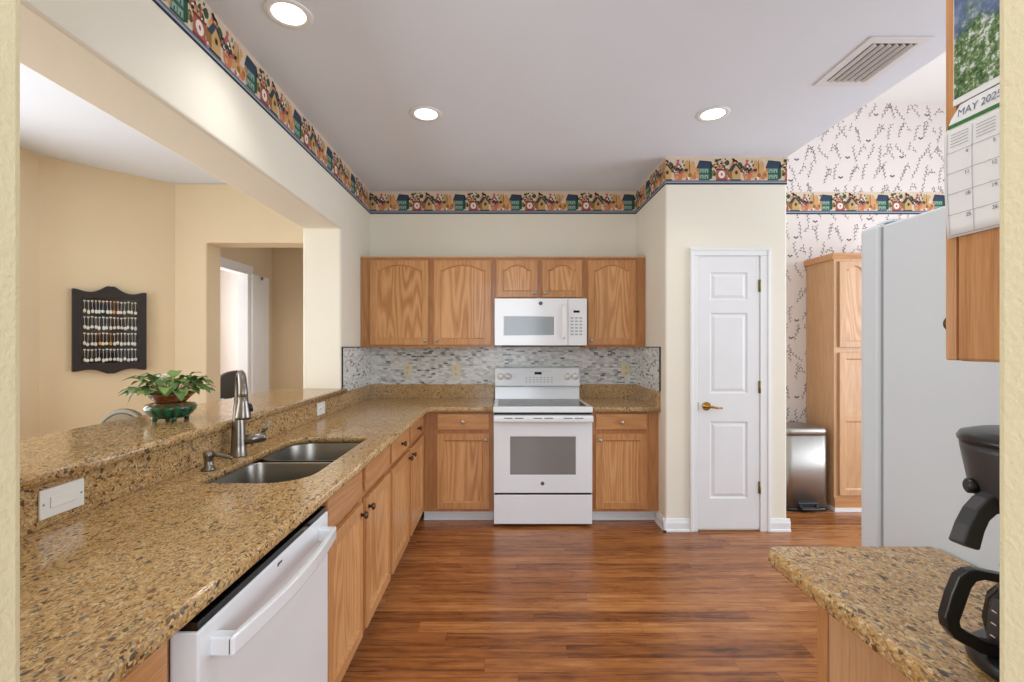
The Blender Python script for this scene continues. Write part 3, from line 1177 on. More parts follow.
def bowl(y0, y1, radii, z1=0.885, dep=0.195):
    m = MB()
    b = m.bm
    steps = [(-0.004, 0.0), (0.002, 0.0), (0.004, -0.006), (0.010, -dep * 0.6), (0.020, -dep + 0.03), (0.040, -dep + 0.006), (0.075, -dep)]
    rings = []
    base = rounded(-1.092, -0.698, y0, y1, radii, 8)
    for ins, dz in steps:
        x0, x1, a, c = -1.092 + ins, -0.698 - ins, y0 + ins, y1 - ins
        rr = [max(q - ins * 0.4, 0.02) for q in radii]
        rings.append([b.verts.new((x, y, z1 + dz)) for x, y in rounded(x0, x1, a, c, rr, 8)])
    n = len(rings[0])
    for A, B in zip(rings[:-1], rings[1:]):
        for i in range(n):
            b.faces.new((A[i], A[(i + 1) % n], B[(i + 1) % n], B[i])).smooth = True
    b.faces.new(rings[-1])
    o = m.build('bowl', 'sink_steel', sk, recalc=True)
    sm = o.modifiers.new('gauge', 'SOLIDIFY')
    sm.thickness = 0.0015
    cxm, cym = -0.88, (y0 + y1) / 2
    MB().lathe([(0.0, 0.004), (0.030, 0.004), (0.042, 0.006), (0.045, 0.001)], (cxm, cym, z1 - dep), 20).build('drain', 'brushed_nickel', o)
    return o


bowl(1.645, 2.062, (0.035, 0.14, 0.07, 0.07))
bowl(2.096, 2.485, (0.07, 0.07, 0.035, 0.13))

# faucet: swivelled towards the camera, pull-down head
fc = thing('faucet', 'brushed nickel pull-down faucet standing behind the double sink', 'faucet', (-1.148, 2.055, 0.914))
MB().lathe([(0.0, 0.0), (0.034, 0.0), (0.034, 0.006), (0.031, 0.010), (0.030, 0.05), (0.026, 0.13), (0.0195, 0.22), (0.0165, 0.255), (0.0, 0.255)], seg=24).build('body', 'brushed_nickel', fc)
dv = Vector((0.58, -0.81, 0)).normalized()
arc = []
for k in range(13):
    t = PI * (1 - k / 12)
    q = dv * (0.072 + 0.072 * math.cos(t)) + Vector((0, 0, 0.26 + 0.100 * math.sin(t)))
    arc.append(q)
arc = [Vector((0, 0, 0.20))] + arc
MB().tube(arc, [0.0150] * 8 + [0.0155, 0.016, 0.0165, 0.017, 0.018, 0.018], 16).build('spout', 'brushed_nickel', fc)
hd = dv * 0.146
head = MB().lathe([(0.0, 0.272), (0.0185, 0.268), (0.0195, 0.248), (0.024, 0.222), (0.0305, 0.188), (0.030, 0.178), (0.0, 0.178)], (hd.x, hd.y, 0.0), 22).build('spray_head', 'brushed_nickel', fc)
MB().tube([(hd.x + 0.018, hd.y + 0.010, 0.242), (hd.x + 0.025, hd.y + 0.012, 0.226), (hd.x + 0.028, hd.y + 0.012, 0.208)], 0.007, 8).build('spray_button', 'black_plastic', head)
hv = Vector((0.85, 0.5, 0)).normalized()
MB().tube([hv * 0.015 + Vector((0, 0, 0.066)), hv * 0.060 + Vector((0, 0, 0.070)), hv * 0.098 + Vector((0, 0, 0.074)), hv * 0.105 + Vector((0, 0, 0.075))], [0.022, 0.022, 0.023, 0.018], 16).build('handle_valve', 'brushed_nickel', fc)
MB().tube([hv * 0.085 + Vector((0, 0, 0.085)), hv * 0.105 + Vector((0, 0, 0.112)), hv * 0.120 + Vector((0, 0, 0.138))], [0.007, 0.006, 0.008], 10).build('lever', 'brushed_nickel', fc)
# soap dispenser
sd = thing('soap_dispenser', 'small brushed nickel soap pump beside the faucet', 'soap dispenser', (-1.135, 1.825, 0.914))
MB().lathe([(0.0, 0.0), (0.027, 0.0), (0.025, 0.008), (0.016, 0.014), (0.0155, 0.045), (0.020, 0.052), (0.020, 0.066), (0.014, 0.072), (0.0, 0.073)], seg=20).build('pump_body', 'brushed_nickel', sd)
MB().tube([(0.0, 0, 0.060), (0.045, -0.004, 0.058), (0.088, -0.006, 0.050), (0.094, -0.006, 0.046)], [0.009, 0.008, 0.006, 0.005], 10).build('nozzle', 'brushed_nickel', sd)

# ------------------------------------------------------------------ dishwasher
dw = thing('dishwasher', 'white dishwasher with a curved bar handle under the granite worktop', 'dishwasher', (-0.635, 0.906, 0), FZ)
DWW = 0.668
box('tub', 'charcoal_plastic', (0.01, DWW - 0.01, 0.006, 0.55, 0.09, 0.866), dw)
box('control_strip', 'black_gloss', (0.004, DWW - 0.004, -0.048, -0.001, 0.8455, 0.862), dw)
dd = MB().box(0, DWW, -0.052, 0.004, 0.10, 0.845).build('door_panel', 'white_enamel', dw, bevel=0.004)
box('toe_panel', 'black_plastic', (0.01, DWW - 0.01, 0.02, 0.04, 0.0, 0.09), dw)
hz = 0.796
m = MB()
n = 16
pts, tv = [], []
for k in range(n + 1):
    u = k / n
    pts.append((0.035 + u * (DWW - 0.09), -0.086 - 0.022 * math.sin(PI * u), hz))
m.strip(pts, (0, 0, 0.019), [(0, -0.014, 0)] * (n + 1))
m.box(0.035, 0.062, -0.096, -0.050, hz - 0.019, hz + 0.019)
m.box(DWW - 0.082, DWW - 0.055, -0.096, -0.050, hz - 0.019, hz + 0.019)
m.build('handle', 'white_enamel', dw, bevel=0.004)
m = MB()
m.box(0.318, 0.340, -0.0532, -0.051, 0.826, 0.831)
m.box(0.316, 0.324, -0.0532, -0.051, 0.8235, 0.8265)
m.build('emblem', 'black_plastic', dw)

# ------------------------------------------------------------------ upper cabinets
UY = 4.062           # face frame plane of the uppers
UZ0, UZ1 = 1.372, 2.134


def upper(label, x0, x1, z0, doors, depth=None, name='upper_cabinet'):
    r = thing(name, label, 'cabinet', (x0, UY, 0))
    w = x1 - x0
    d = (YB - UY - 0.002) if depth is None else depth
    body = MB()
    body.box(0, w, 0, d, z0, UZ1)
    body.build('carcass', 'oak_frame_shaded', r)
    MB().box(-0.0, w, -0.010, d, UZ1, UZ1 + 0.014).build('top_moulding', 'oak_level', r, bevel=0.004)
    for a, b, side, zb, zt in doors:
        kx = a - x0 + 0.026 if side == 'a' else b - x0 - 0.026
        cab_door(r, a - x0, b - x0, zb, zt, (kx, zb + 0.038), True, 0.052)
    return r


upper('wide oak wall cabinet with two arched doors beside the microwave', XL + 0.004, -0.084, UZ0, [(-1.140, -0.644, 'b', 1.395, 2.115), (-0.595, -0.110, 'a', 1.395, 2.115)])
upper('short oak wall cabinet with two small arched doors above the microwave', -0.083, 0.690, 1.786, [(-0.062, 0.285, 'b', 1.800, 2.115), (0.327, 0.663, 'a', 1.800, 2.115)])
upper('single-door oak wall cabinet between the microwave and the pantry wall', 0.692, XR - 0.004, UZ0, [(0.717, 1.123, 'a', 1.395, 2.115)])

# ------------------------------------------------------------------ microwave
mw = thing('microwave', 'white over-the-range microwave hung above the stove', 'microwave', (-0.078, 3.925, 1.383))
MWW, MWH = 0.762, 0.399
box('body', 'white_enamel', (0, MWW, 0.022, YB - 3.925 - 0.01, 0.006, MWH), mw, bevel=0.004)
md = panel_slab(0.604, MWH - 0.012, 0.024, [rect_loop(0.076, 0.496, 0.082, 0.240)], [(0.003, 0.004)])
for v in md.bm.verts:
    v.co += Vector((0.0, 0.0215, 0.008))
md = md.build('door', 'white_enamel', mw, bevel=0.003)
box('window', 'micro_window', (0.080, 0.492, 0.000, 0.003, 0.094, 0.244), md)
m = MB()
m.strip([(0.572, -0.006, 0.06), (0.572, -0.026, 0.075), (0.572, -0.032, 0.12), (0.572, -0.034, 0.2), (0.572, -0.032, 0.28), (0.572, -0.026, 0.33), (0.572, -0.006, 0.345)], (0.012, 0, 0), [(0, 0.010, 0)] * 7)
m.build('handle', 'white_plastic', md, bevel=0.003)
cp = MB().box(0.608, MWW, -0.0025, 0.0215, 0.008, MWH - 0.004).build('control_panel', 'white_enamel', mw, bevel=0.003)
box('display', 'black_gloss', (0.652, 0.702, -0.0045, -0.002, 0.278, 0.296), cp)
m = MB()
for i in range(3):
    for j in range(6):
        z = 0.235 - j * 0.027
        m.box(0.628 + i * 0.036, 0.628 + i * 0.036 + 0.024, -0.0040, -0.002, z - 0.008, z + 0.005)
m.build('keypad', 'key_grey', cp)
MB().lathe([(0.0, -0.006), (0.013, -0.006), (0.016, -0.004), (0.016, 0.0)], (0.381, -0.0025, 0.356), 18, 'y').build('emblem', 'emblem_grey', md)
m = MB()
m.box(0.06, 0.70, 0.03, 0.32, -0.002, 0.006)
m.build('vent_grille', 'dark_slot', mw)

# ------------------------------------------------------------------ stove
YS = 3.642
st = thing('stove', 'white freestanding electric stove with a black glass cooktop', 'stove', (-0.079, YS, 0))
SW = 0.755
box('body', 'white_enamel', (0, SW, 0.035, 0.66, 0.03, 0.872), st)
for x in (0.05, SW - 0.05):
    for y in (0.09, 0.6):
        MB().cyl((x, y, 0.0), 0.016, 0.032, 'z', 12).build('foot', 'black_plastic', st)
# cooktop frame (rim with recessed glass)
m = panel_slab(SW + 0.010, 0.560, 0.044, [rounded(0.030, SW - 0.020, 0.045, 0.545, (0.012,) * 4, 3)], [(0.004, 0.003)])
for v in m.bm.verts:
    x, y, z = v.co
    v.co = Vector((x - 0.005, z - 0.004, 0.876 - y))
ctp = m.build('cooktop', 'white_enamel', st, bevel=0.006, seg=3)
box('glass', 'cooktop_glass', (0.030, SW - 0.030, 0.043, 0.540, 0.9162, 0.9182), ctp)
for x, y, rr in ((0.20, 0.17, 0.105), (0.56, 0.17, 0.085), (0.20, 0.41, 0.075), (0.56, 0.41, 0.095)):
    MB().lathe([(rr, 0.0), (rr, 0.0004), (rr - 0.002, 0.0004), (rr - 0.002, 0.0)], (x, y, 0.9182), 40, cap=False).build('burner_marking', 'burner_ring', ctp)
# backguard: lower riser + sloped console
m = MB()
m.prism([(0.556, 0.876), (0.66, 0.876), (0.66, 1.195), (0.600, 1.195), (0.580, 1.190), (0.545, 1.035), (0.556, 1.028), (0.580, 1.024)], 'x', 0.0, SW - 0.006)
bg = m.build('backguard', 'white_enamel', st, bevel=0.005, seg=2)


def on_console(u, v, d=0.0):
    """u along, v up the sloped console face, d out of it"""
    e = Vector((0, 0.035, 0.155)).normalized()
    nrm = Vector((0, -e.z, e.y))
    return Vector((u, 0.545, 1.035)) + e * v + nrm * d


for u in (0.048, 0.115, 0.640, 0.707):
    e = Vector((0, 0.035, 0.155)).normalized()
    nrm = Vector((0, -e.z, e.y))
    c = on_console(u, 0.082)
    k = MB()
    k.tube([c, c + nrm * 0.006, c + nrm * 0.008, c + nrm * 0.026, c + nrm * 0.029], [0.030, 0.030, 0.023, 0.021, 0.015], 20)
    ko = k.build('control_knob', 'white_plastic', bg)
    g = MB()
    a = c + nrm * 0.0295
    g.tube([a - e * 0.018, a + e * 0.018], 0.005, 8)
    g.build('grip', 'white_plastic', ko)
m = MB()
q = [on_console(u, v, 0.0012) for u, v in ((0.350, 0.100), (0.412, 0.100), (0.412, 0.122), (0.350, 0.122))]
m.bm.faces.new([m.bm.verts.new(p) for p in q])
for f in bmesh.ops.extrude_face_region(m.bm, geom=m.bm.faces[:])['geom']:
    if isinstance(f, bmesh.types.BMVert):
        f.co += Vector((0, -0.001, 0))
m.build('clock_display', 'black_gloss', bg)
m = MB()
for (u0, u1, v0, v1) in [(0.26, 0.50, 0.128, 0.130)] + [(0.27 + i * 0.032, 0.285 + i * 0.032, 0.03 + j * 0.020, 0.037 + j * 0.020) for i in range(8) for j in range(3)]:
    m.face([on_console(u, v, 0.0010) for u, v in ((u0, v0), (u1, v0), (u1, v1), (u0, v1))])
m.build('touch_key_marking', 'key_grey', bg, recalc=False)
# oven door, handle, drawer
m = panel_slab(SW, 0.597, 0.040, [rect_loop(0.123, 0.631, 0.136, 0.434)], [(0.003, 0.003)])
for v in m.bm.verts:
    v.co += Vector((0, 0.034, 0.262))
od = m.build('oven_door', 'white_enamel', st, bevel=0.005)
box('oven_window', 'oven_window', (0.126, 0.628, -0.005, -0.001, 0.401, 0.693), od)
hb = MB()
hb.prism([(-0.006, 0.812), (-0.048, 0.806), (-0.056, 0.815), (-0.056, 0.846), (-0.046, 0.857), (-0.006, 0.860)], 'x', 0.0, SW)
hb.build('handle', 'white_enamel', od, bevel=0.005)
for u in (0.077, 0.160, 0.300, 0.384, 0.530, 0.612):
    box('vent_slot', 'vent_slot', (u, u + 0.066, -0.0572, -0.054, 0.838, 0.844), od)
box('door_gap_shade', 'dark_slot', (0.004, SW - 0.004, -0.0045, 0.034, 0.8600, 0.8740), st)  # dark strip standing in for the shade in the gap above the door
em = MB().lathe([(0.0, -0.004), (0.011, -0.004), (0.0145, -0.002), (0.0145, 0.0)], (0.374, -0.006, 0.335), 18, 'y').build('emblem', 'emblem_grey', od)
box('drawer_gap_shade', 'dark_slot', (0.008, SW - 0.008, 0.0, 0.034, 0.246, 0.261), st)  # dark strip painting in the shade between oven door and drawer
box('storage_drawer', 'white_enamel', (0, SW, -0.006, 0.034, 0.022, 0.246), st, bevel=0.005)

# ------------------------------------------------------------------ pantry door and casing (setting)
DX0, DX1, DZ1 = 1.449, 1.910, 2.057
c = MB()
cas = [(0.0, 0.0), (0.006, 0.012), (0.040, 0.018), (0.052, 0.018)]
c.box(1.397, DX0 - 0.003, YP - 0.018, YP, 0.0, DZ1 + 0.003)
c.box(DX1 + 0.003, 1.981, YP - 0.018, YP, 0.0, DZ1 + 0.003)
c.box(1.397, 1.981, YP - 0.018, YP, DZ1 + 0.003, 2.114)
c.box(1.390, 1.412, YP - 0.024, YP, 0.0, 2.0995)
c.box(1.966, 1.988, YP - 0.024, YP, 0.0, 2.0995)
c.box(1.390, 1.988, YP - 0.024, YP, 2.100, 2.121)
struct(c.build('trim_9', 'white_trim', bevel=0.004))
x0, x1 = 0.090, 0.372
m = panel_slab(DX1 - DX0, DZ1 - 0.022, 0.010,
               [rect_loop(x0, x1, 0.225, 0.800), rect_loop(x0, x1, 1.010, 1.612), rect_loop(x0, x1, 1.708, 1.915)],
               [(0.008, 0.007), (0.016, 0.008), (0.036, 0.001), (0.040, 0.001)])
d1 = struct(m.build('door_1', 'white_door', loc=(DX0, YP - 0.001, 0.022)))
for i, py in enumerate((286, 387, 487)):
    z = HC - (py - CY) * YP / FPX - 0.022
    h = MB()
    h.cyl((DX1 - DX0 + 0.001, -0.016, z - 0.045), 0.006, 0.09, 'z', 10)
    h.box(DX1 - DX0 - 0.012, DX1 - DX0 + 0.012, -0.0125, -0.009, z - 0.045, z + 0.045)
    h.build('hinge', 'old_brass', d1)
kz = HC - (406 - CY) * YP / FPX - 0.022
h = MB()
h.lathe([(0.0, -0.010), (0.032, -0.010), (0.031, -0.016), (0.012, -0.022), (0.011, -0.050), (0.0, -0.052)], (0.064, 0, kz), 20, 'y')
h.tube([(0.064, -0.046, kz), (0.090, -0.050, kz - 0.002), (0.125, -0.050, kz - 0.008), (0.165, -0.046, kz - 0.010)], [0.010, 0.009, 0.008, 0.007], 10)
h.build('lever_handle', 'brass', d1)
box('strike_plate', 'old_brass', (-0.004, 0.003, -0.0125, -0.009, kz - 0.03, kz + 0.03), d1)

# ------------------------------------------------------------------ tall oak cabinet in the dinette
tc = thing('tall_cabinet', 'tall oak pantry cabinet against the flowered wallpaper', 'cabinet', (2.772, 3.990, 0))
TW = 0.62
MB().box(0, TW, 0, YB - 3.990 - 0.003, 0.03, 2.115).build('carcass', 'oak_pale', tc)
m = MB()
m.prism([(0.0, 2.115), (-0.022, 2.150), (-0.022, 2.165), (YB - 3.993, 2.165), (YB - 3.993, 2.115)], 'x', -0.022, TW + 0.022)
m.build('crown_moulding', 'oak_level', tc)
box('plinth', 'oak_level', (0.0, TW, -0.010, 0.0, 0.030, 0.115), tc)
box('shoe_moulding', 'white_trim', (-0.008, TW + 0.008, -0.022, 0.36, 0.0, 0.030), tc)
for a, b, s in ((0.035, 0.300, 'b'), (0.320, 0.585, 'a')):
    cab_door(tc, a, b, 1.375, 2.095, ((b - 0.026) if s == 'b' else a + 0.026, 1.41), True, 0.05, 'oak_pale')
    w = b - a
    m = panel_slab(w, 1.195, 0.020, [rect_loop(0.05, w - 0.05, 0.05, 0.62), rect_loop(0.05, w - 0.05, 0.67, 1.145)], [(0.004, 0.004), (0.010, 0.009)])
    for v in m.bm.verts:
        v.co += Vector((a, -0.0005, 0.135))
    o = m.build('door', 'oak_pale', tc, bevel=0.0025)
    knob(o, (b - 0.026) if s == 'b' else a + 0.026, 1.28, -0.02)

# ------------------------------------------------------------------ step trash can
tr = thing('trash_can', 'stainless steel step trash can beside the tall oak cabinet', 'trash can', (2.545, 4.155, 0))


def rr_section(m, prof, hw, hd, r):
    rings = []
    for ins, z in prof:
        pts = rounded(-hw + ins, hw - ins, -hd + ins, hd - ins, (max(r - ins, 0.008),) * 4, 6)
        rings.append([m.bm.verts.new((x, y, z)) for x, y in pts])
    n = len(rings[0])
    for A, B in zip(rings[:-1], rings[1:]):
        for i in range(n):
            m.bm.faces.new((A[i], A[(i + 1) % n], B[(i + 1) % n], B[i])).smooth = True
    m.bm.faces.new(rings[0])
    m.bm.faces.new(rings[-1])
    return m


rr_section(MB(), [(0.0, 0.030), (0.0, 0.635)], 0.180, 0.175, 0.055).build('bin', 'stainless', tr)
lid = rr_section(MB(), [(-0.002, 0.638), (-0.002, 0.672), (0.006, 0.690), (0.05, 0.700), (0.10, 0.702)], 0.180, 0.175, 0.055).build('lid', 'stainless', tr)
rr_section(MB(), [(-0.004, 0.0), (-0.004, 0.028)], 0.180, 0.175, 0.055).build('base_ring', 'black_plastic', tr)
m = MB()
m.box(-0.085, 0.085, -0.182, -0.150, 0.030, 0.075)
m.build('pedal_recess', 'black_plastic', tr, bevel=0.008)
m = MB()
m.box(-0.075, 0.075, -0.232, -0.180, 0.026, 0.040)
m.box(-0.075, -0.058, -0.200, -0.160, 0.026, 0.055)
m.box(0.058, 0.075, -0.200, -0.160, 0.026, 0.055)
m.build('pedal', 'charcoal_plastic', tr, bevel=0.005)

# ------------------------------------------------------------------ refrigerator
XFG = 1.034
fr = thing('refrigerator', 'tall white refrigerator seen from its plain side beside the small worktop', 'refrigerator', (XFG, YN + 0.05, 0))
box('body', 'fridge_white', (0, 0.90, 0.0, 0.748, 0.03, 1.722), fr, bevel=0.006)
for a, b in ((0.0, 0.395), (0.401, 0.90)):
    d = MB().box(a, b, 0.760, 0.832, 0.06, 1.730).build('door', 'fridge_white', fr, bevel=0.012, seg=3)
    hx = 0.37 if a == 0 else 0.426
    MB().tube([(hx, 0.832, 0.75), (hx, 0.875, 0.78), (hx, 0.880, 1.1), (hx, 0.875, 1.42), (hx, 0.832, 1.45)], 0.012, 10).build('handle', 'fridge_white', d)
box('gasket', 'gasket_grey', (0.006, 0.894, 0.748, 0.760, 0.07, 1.718), fr)
box('kick_grille', 'key_grey', (0.01, 0.89, 0.66, 0.78, 0.0, 0.055), fr)
for x in (0.02, 0.80):
    box('hinge_cover', 'fridge_white', (x, x + 0.05, 0.74, 0.800, 1.7305, 1.739), fr, bevel=0.006)

# ------------------------------------------------------------------ upper cabinet with the calendar
uc = thing('upper_cabinet', 'oak wall cabinet above the coffee maker, calendar on its side', 'cabinet', (XFG - 0.004, 0.800, 0), PI)
UW = XFG - 0.004 - 0.763
MB().box(0, UW, 0.0, 0.80 - YN - 0.002, UZ0 - 0.005, UZ1).build('carcass', 'oak_upright', uc, bevel=0.005)
cab_door(uc, 0.012, UW, UZ0 - 0.004, 2.115, (UW - 0.034, 1.432), True, 0.05, kmat='bronze_knob')


# calendar hung on the side panel (page faces -X); text runs towards the camera
cl = thing('wall_calendar', 'white May month calendar with a mountain meadow picture on the cabinet side', 'calendar', (0.7625, 0.812, 1.575))
CW, CH = 0.300, 0.218
PH = 0.235
mp = MB()
mp.box(-0.0035, -0.001, -CW, -0.010, CH + 0.012, CH + 0.012 + PH)
mp.build('picture_page', 'paper_white', cl)
pp = MB().box(-0.0045, -0.0037, -CW + 0.004, -0.012, 0, PH - 0.004).build('landscape_picture', 'landscape_print', cl, loc=(0, 0, CH + 0.014))
# grid page bows away from the panel towards its top
rows = []
nrow = 12


def page_pt(s, z, lift=0.0):
    """s: 0..CW from far edge to near edge; z: 0..CH"""
    bow = 0.0045 + 0.006 * math.sin(PI * min(1, z / CH) * 0.85) * max(0.0, 1 - s / 0.12)
    return Vector((-bow - lift, -s, z))


m = MB()
ss = [0.0, 0.01, 0.025, 0.045, 0.07, 0.10, 0.15, 0.22, CW]
gv = []
for i in range(nrow + 1):
    z = CH * i / nrow
    gv.append([])
    for s in ss:
        zz = z
        if s < 0.03 and i > nrow - 3:                     # rounded-off top corner
            zz = min(z, CH - 0.045 * (1 - s / 0.03) ** 2)
        gv[-1].append(m.bm.verts.new(page_pt(s, zz)))
for i in range(nrow):
    for j in range(len(ss) - 1):
        try:
            m.bm.faces.new((gv[i][j], gv[i][j + 1], gv[i + 1][j + 1], gv[i + 1][j])).smooth = True
        except ValueError:
            pass
bmesh.ops.dissolve_degenerate(m.bm, edges=m.bm.edges[:], dist=1e-5)
pg = m.build('month_page', 'paper_white', cl)
so = pg.modifiers.new('sheet', 'SOLIDIFY')
so.thickness = 0.0008
m = MB()
m.box(-0.0062, -0.001, -CW, -0.012, CH + 0.002, CH + 0.0118)
m.build('binding', 'paper_white', cl)


def page_text(mb, s, z, txt, size, align='CENTER', shear=0.0):
    p = page_pt(s, z, 0.0012)
    mat = Matrix(((0, 0, -1, p.x), (-1, 0, 0, p.y), (0, 1, 0, p.z), (0, 0, 0, 1)))
    add_text(mb, txt, size, mat, 0.00005, align, shear)


def page_line(mb, s0, z0, s1, z1, w, lift=0.0011):
    horizontal = abs(z1 - z0) < 1e-6
    n = 8
    for k in range(n):
        a, b = s0 + (s1 - s0) * k / n, s0 + (s1 - s0) * (k + 1) / n
        c, d = z0 + (z1 - z0) * k / n, z0 + (z1 - z0) * (k + 1) / n
        if horizontal:
            mb.face([page_pt(a, c - w, lift), page_pt(b, d - w, lift), page_pt(b, d + w, lift), page_pt(a, c + w, lift)])
        else:
            mb.face([page_pt(a - w, c, lift), page_pt(a + w, c, lift), page_pt(b + w, d, lift), page_pt(b - w, d, lift)])


m = MB()
page_text(m, 0.056, CH - 0.015, 'MAY 2025', 0.0165, 'CENTER', 0.15)
m.build('title', 'ink_blue', cl, recalc=False)
m = MB()
page_line(m, 0.006, CH - 0.032, CW - 0.004, CH - 0.032, 0.0032)
m.build('header_bar', 'ink_green', cl, recalc=False)
m = MB()
cw = (CW - 0.012) / 7
rh = 0.0345
for k in range(8):
    page_line(m, 0.006 + k * cw, CH - 0.042, 0.006 + k * cw, 0.004, 0.0003)
for k in range(1, 6):
    page_line(m, 0.006, CH - 0.042 - k * rh, CW - 0.006, CH - 0.042 - k * rh, 0.0003)
day = 1
for row in range(5):
    for d in range(7):
        if (row == 0 and d < 4) or day > 31:
            continue
        page_text(m, 0.006 + (d + 1) * cw - 0.008, CH - 0.042 - row * rh - 0.006, str(day), 0.0085)
        day += 1
for d in range(2):
    for k in range(5):
        page_line(m, 0.012 + d * cw, CH - 0.047 - k * 0.005, 0.006 + (d + 1) * cw - 0.006, CH - 0.047 - k * 0.005, 0.0004)
m.build('date_grid_marking', 'ink_grey', cl, recalc=False)

# ------------------------------------------------------------------ coffee maker
cm = thing('coffee_maker', 'black drip coffee maker with its carafe standing on the small granite worktop', 'coffee maker', (0.790, 0.686, 0.914))
m = MB()
m.lathe([(0.0, 0.0), (0.088, 0.0), (0.090, 0.006), (0.088, 0.018), (0.080, 0.024), (0.0, 0.024)], seg=40)
m.box(0.0, 0.17, -0.09, 0.09, 0.0, 0.024)
m.build('base', 'black_plastic', cm, bevel=0.003)
MB().lathe([(0.0, 0.0), (0.066, 0.0), (0.066, 0.003), (0.0, 0.003)], (0, 0, 0.026), 28).build('warming_plate', 'charcoal_plastic', cm)
MB().box(0.085, 0.170, -0.085, 0.085, 0.024, 0.333).build('reservoir', 'black_plastic', cm, bevel=0.012, seg=3)
bk = MB().lathe([(0.0, 0.236), (0.060, 0.236), (0.078, 0.246), (0.086, 0.262), (0.096, 0.322), (0.097, 0.333), (0.0, 0.333)], (0.0, 0, 0), 48).box(0.02, 0.15, -0.07, 0.07, 0.250, 0.332).build('brew_basket', 'charcoal_plastic', cm)
MB().lathe([(0.0, 0.334), (0.099, 0.334), (0.100, 0.339), (0.096, 0.346), (0.080, 0.351), (0.0, 0.352)], (0.0, 0, 0), 48).box(0.02, 0.165, -0.075, 0.075, 0.334, 0.349).build('lid', 'black_plastic', cm)
# knob on the basket
m = MB()
kd = Vector((-0.945, 0.326, 0))
kc = Vector((0.0, 0, 0.268)) + kd * 0.084
m.tube([kc, kc + kd * 0.012, kc + kd * 0.014], [0.0115, 0.0110, 0.008], 14)
m.build('strength_knob', 'black_plastic', cm)
# curved basket handle sweeping out and down
m = MB()
pts, th = [], []
for (px, py, qx, qy) in ((990, 492, 995, 512), (980, 497, 989, 513), (970, 508, 982, 519), (962, 523, 977, 530), (957, 537, 973, 545), (955, 542, 972, 549)):
    a = P(px, py, 0.690) - Vector((0.790, 0.686, 0.914))
    b = P(qx, qy, 0.690) - Vector((0.790, 0.686, 0.914))
    pts.append(a)
    th.append(b - a)
m.strip(pts, (0.004, -0.009, 0.0), th)
m.build('basket_handle', 'charcoal_plastic', cm, bevel=0.003)
# carafe
cf = MB().lathe([(0.0, 0.030), (0.056, 0.030), (0.066, 0.036), (0.071, 0.060), (0.066, 0.096), (0.049, 0.122), (0.047, 0.128), (0.0, 0.128)], seg=32).build('carafe', 'smoked_glass', cm)
MB().lathe([(0.0, 0.130), (0.050, 0.130), (0.052, 0.146), (0.044, 0.152), (0.0, 0.154)], seg=32).build('carafe_lid', 'black_plastic', cf)
MB().lathe([(0.0525, 0.112), (0.0555, 0.112), (0.0505, 0.130), (0.0475, 0.130)], seg=32, cap=False).build('carafe_collar', 'black_plastic', cf)
# carafe handle: closed D loop in a vertical plane pointing at -X, -Y
hd_ = Vector((-0.99, 0.13, 0)).normalized()
side = Vector((hd_.y, -hd_.x, 0)) * 0.0085


def hp(a, z):
    return hd_ * a + Vector((0, 0, z - 0.006))


outer = [(0.050, 0.150), (0.100, 0.158), (0.112, 0.156), (0.124, 0.147), (0.134, 0.120), (0.143, 0.085), (0.141, 0.070), (0.130, 0.055), (0.095, 0.036), (0.060, 0.030)]
inner = [(0.050, 0.137), (0.090, 0.144), (0.101, 0.141), (0.108, 0.130), (0.116, 0.104), (0.123, 0.081), (0.121, 0.073), (0.112, 0.066), (0.088, 0.054), (0.064, 0.049)]
m = MB()
m.strip([hp(a, z) for a, z in outer], side, [hp(a, z) - hp(c_, d_) for (a, z), (c_, d_) in zip(inner, outer)])
m.build('carafe_handle', 'black_plastic', cf, bevel=0.0025)
m = MB()
m.strip([hp(0.0690, 0.046), hp(0.0715, 0.06), hp(0.0685, 0.09), hp(0.060, 0.110)], side * 1.3, [hd_ * 0.004] * 4)
gs = m.build('gauge_strip', 'charcoal_plastic', cf)
m = MB()
for k, z in enumerate((0.060, 0.078, 0.096)):
    a = hp(0.0758 - 0.0012 * k, z)
    s_ = side.normalized()
    m.tube([a - s_ * 0.005, a + s_ * 0.003], 0.0009, 6)
m.build('level_marking', 'white_plastic', cf)

# ------------------------------------------------------------------ outlets and switches
def outlet(label, loc, rotz, w=0.075, h=0.118, mat='white_plastic', rocker=False, horizontal=False):
    r = thing('wall_switch' if rocker else 'power_outlet', label, 'switch' if rocker else 'outlet', loc, rotz)
    if horizontal:
        w, h = h, w
    box('cover_plate', mat, (-w / 2, w / 2, -0.006, 0, -h / 2, h / 2), r, bevel=0.0025)
    if rocker:
        a, b = (w * 0.29, h * 0.19) if horizontal else (w * 0.19, h * 0.29)
        box('rocker', mat, (-a, a, -0.0095, -0.0062, -b, b), r, bevel=0.002)
        for s in (-1, 1):
            MB().lathe([(0.0, -0.0075), (0.0035, -0.007), (0.0035, -0.0055)], (s * w * 0.42 if horizontal else 0, 0, 0 if horizontal else s * h * 0.42), 10, 'y').build('screw', 'key_grey', r)
    else:
        for s in (-1, 1):
            cx_, cz_ = (s * w * 0.20, 0) if horizontal else (0, s * h * 0.20)
            f = MB().lathe([(0.0, -0.0085), (0.015, -0.0085), (0.0165, -0.006)], (cx_, 0, cz_), 16, 'y').build('socket', mat, r)
            m = MB()
            for q in (-1, 1):
                m.box(cx_ + q * 0.006 - 0.0012, cx_ + q * 0.006 + 0.0012, -0.0092, -0.0086, cz_ - 0.003, cz_ + 0.005)
            m.build('socket_slot', 'dark_slot', f)
    return r


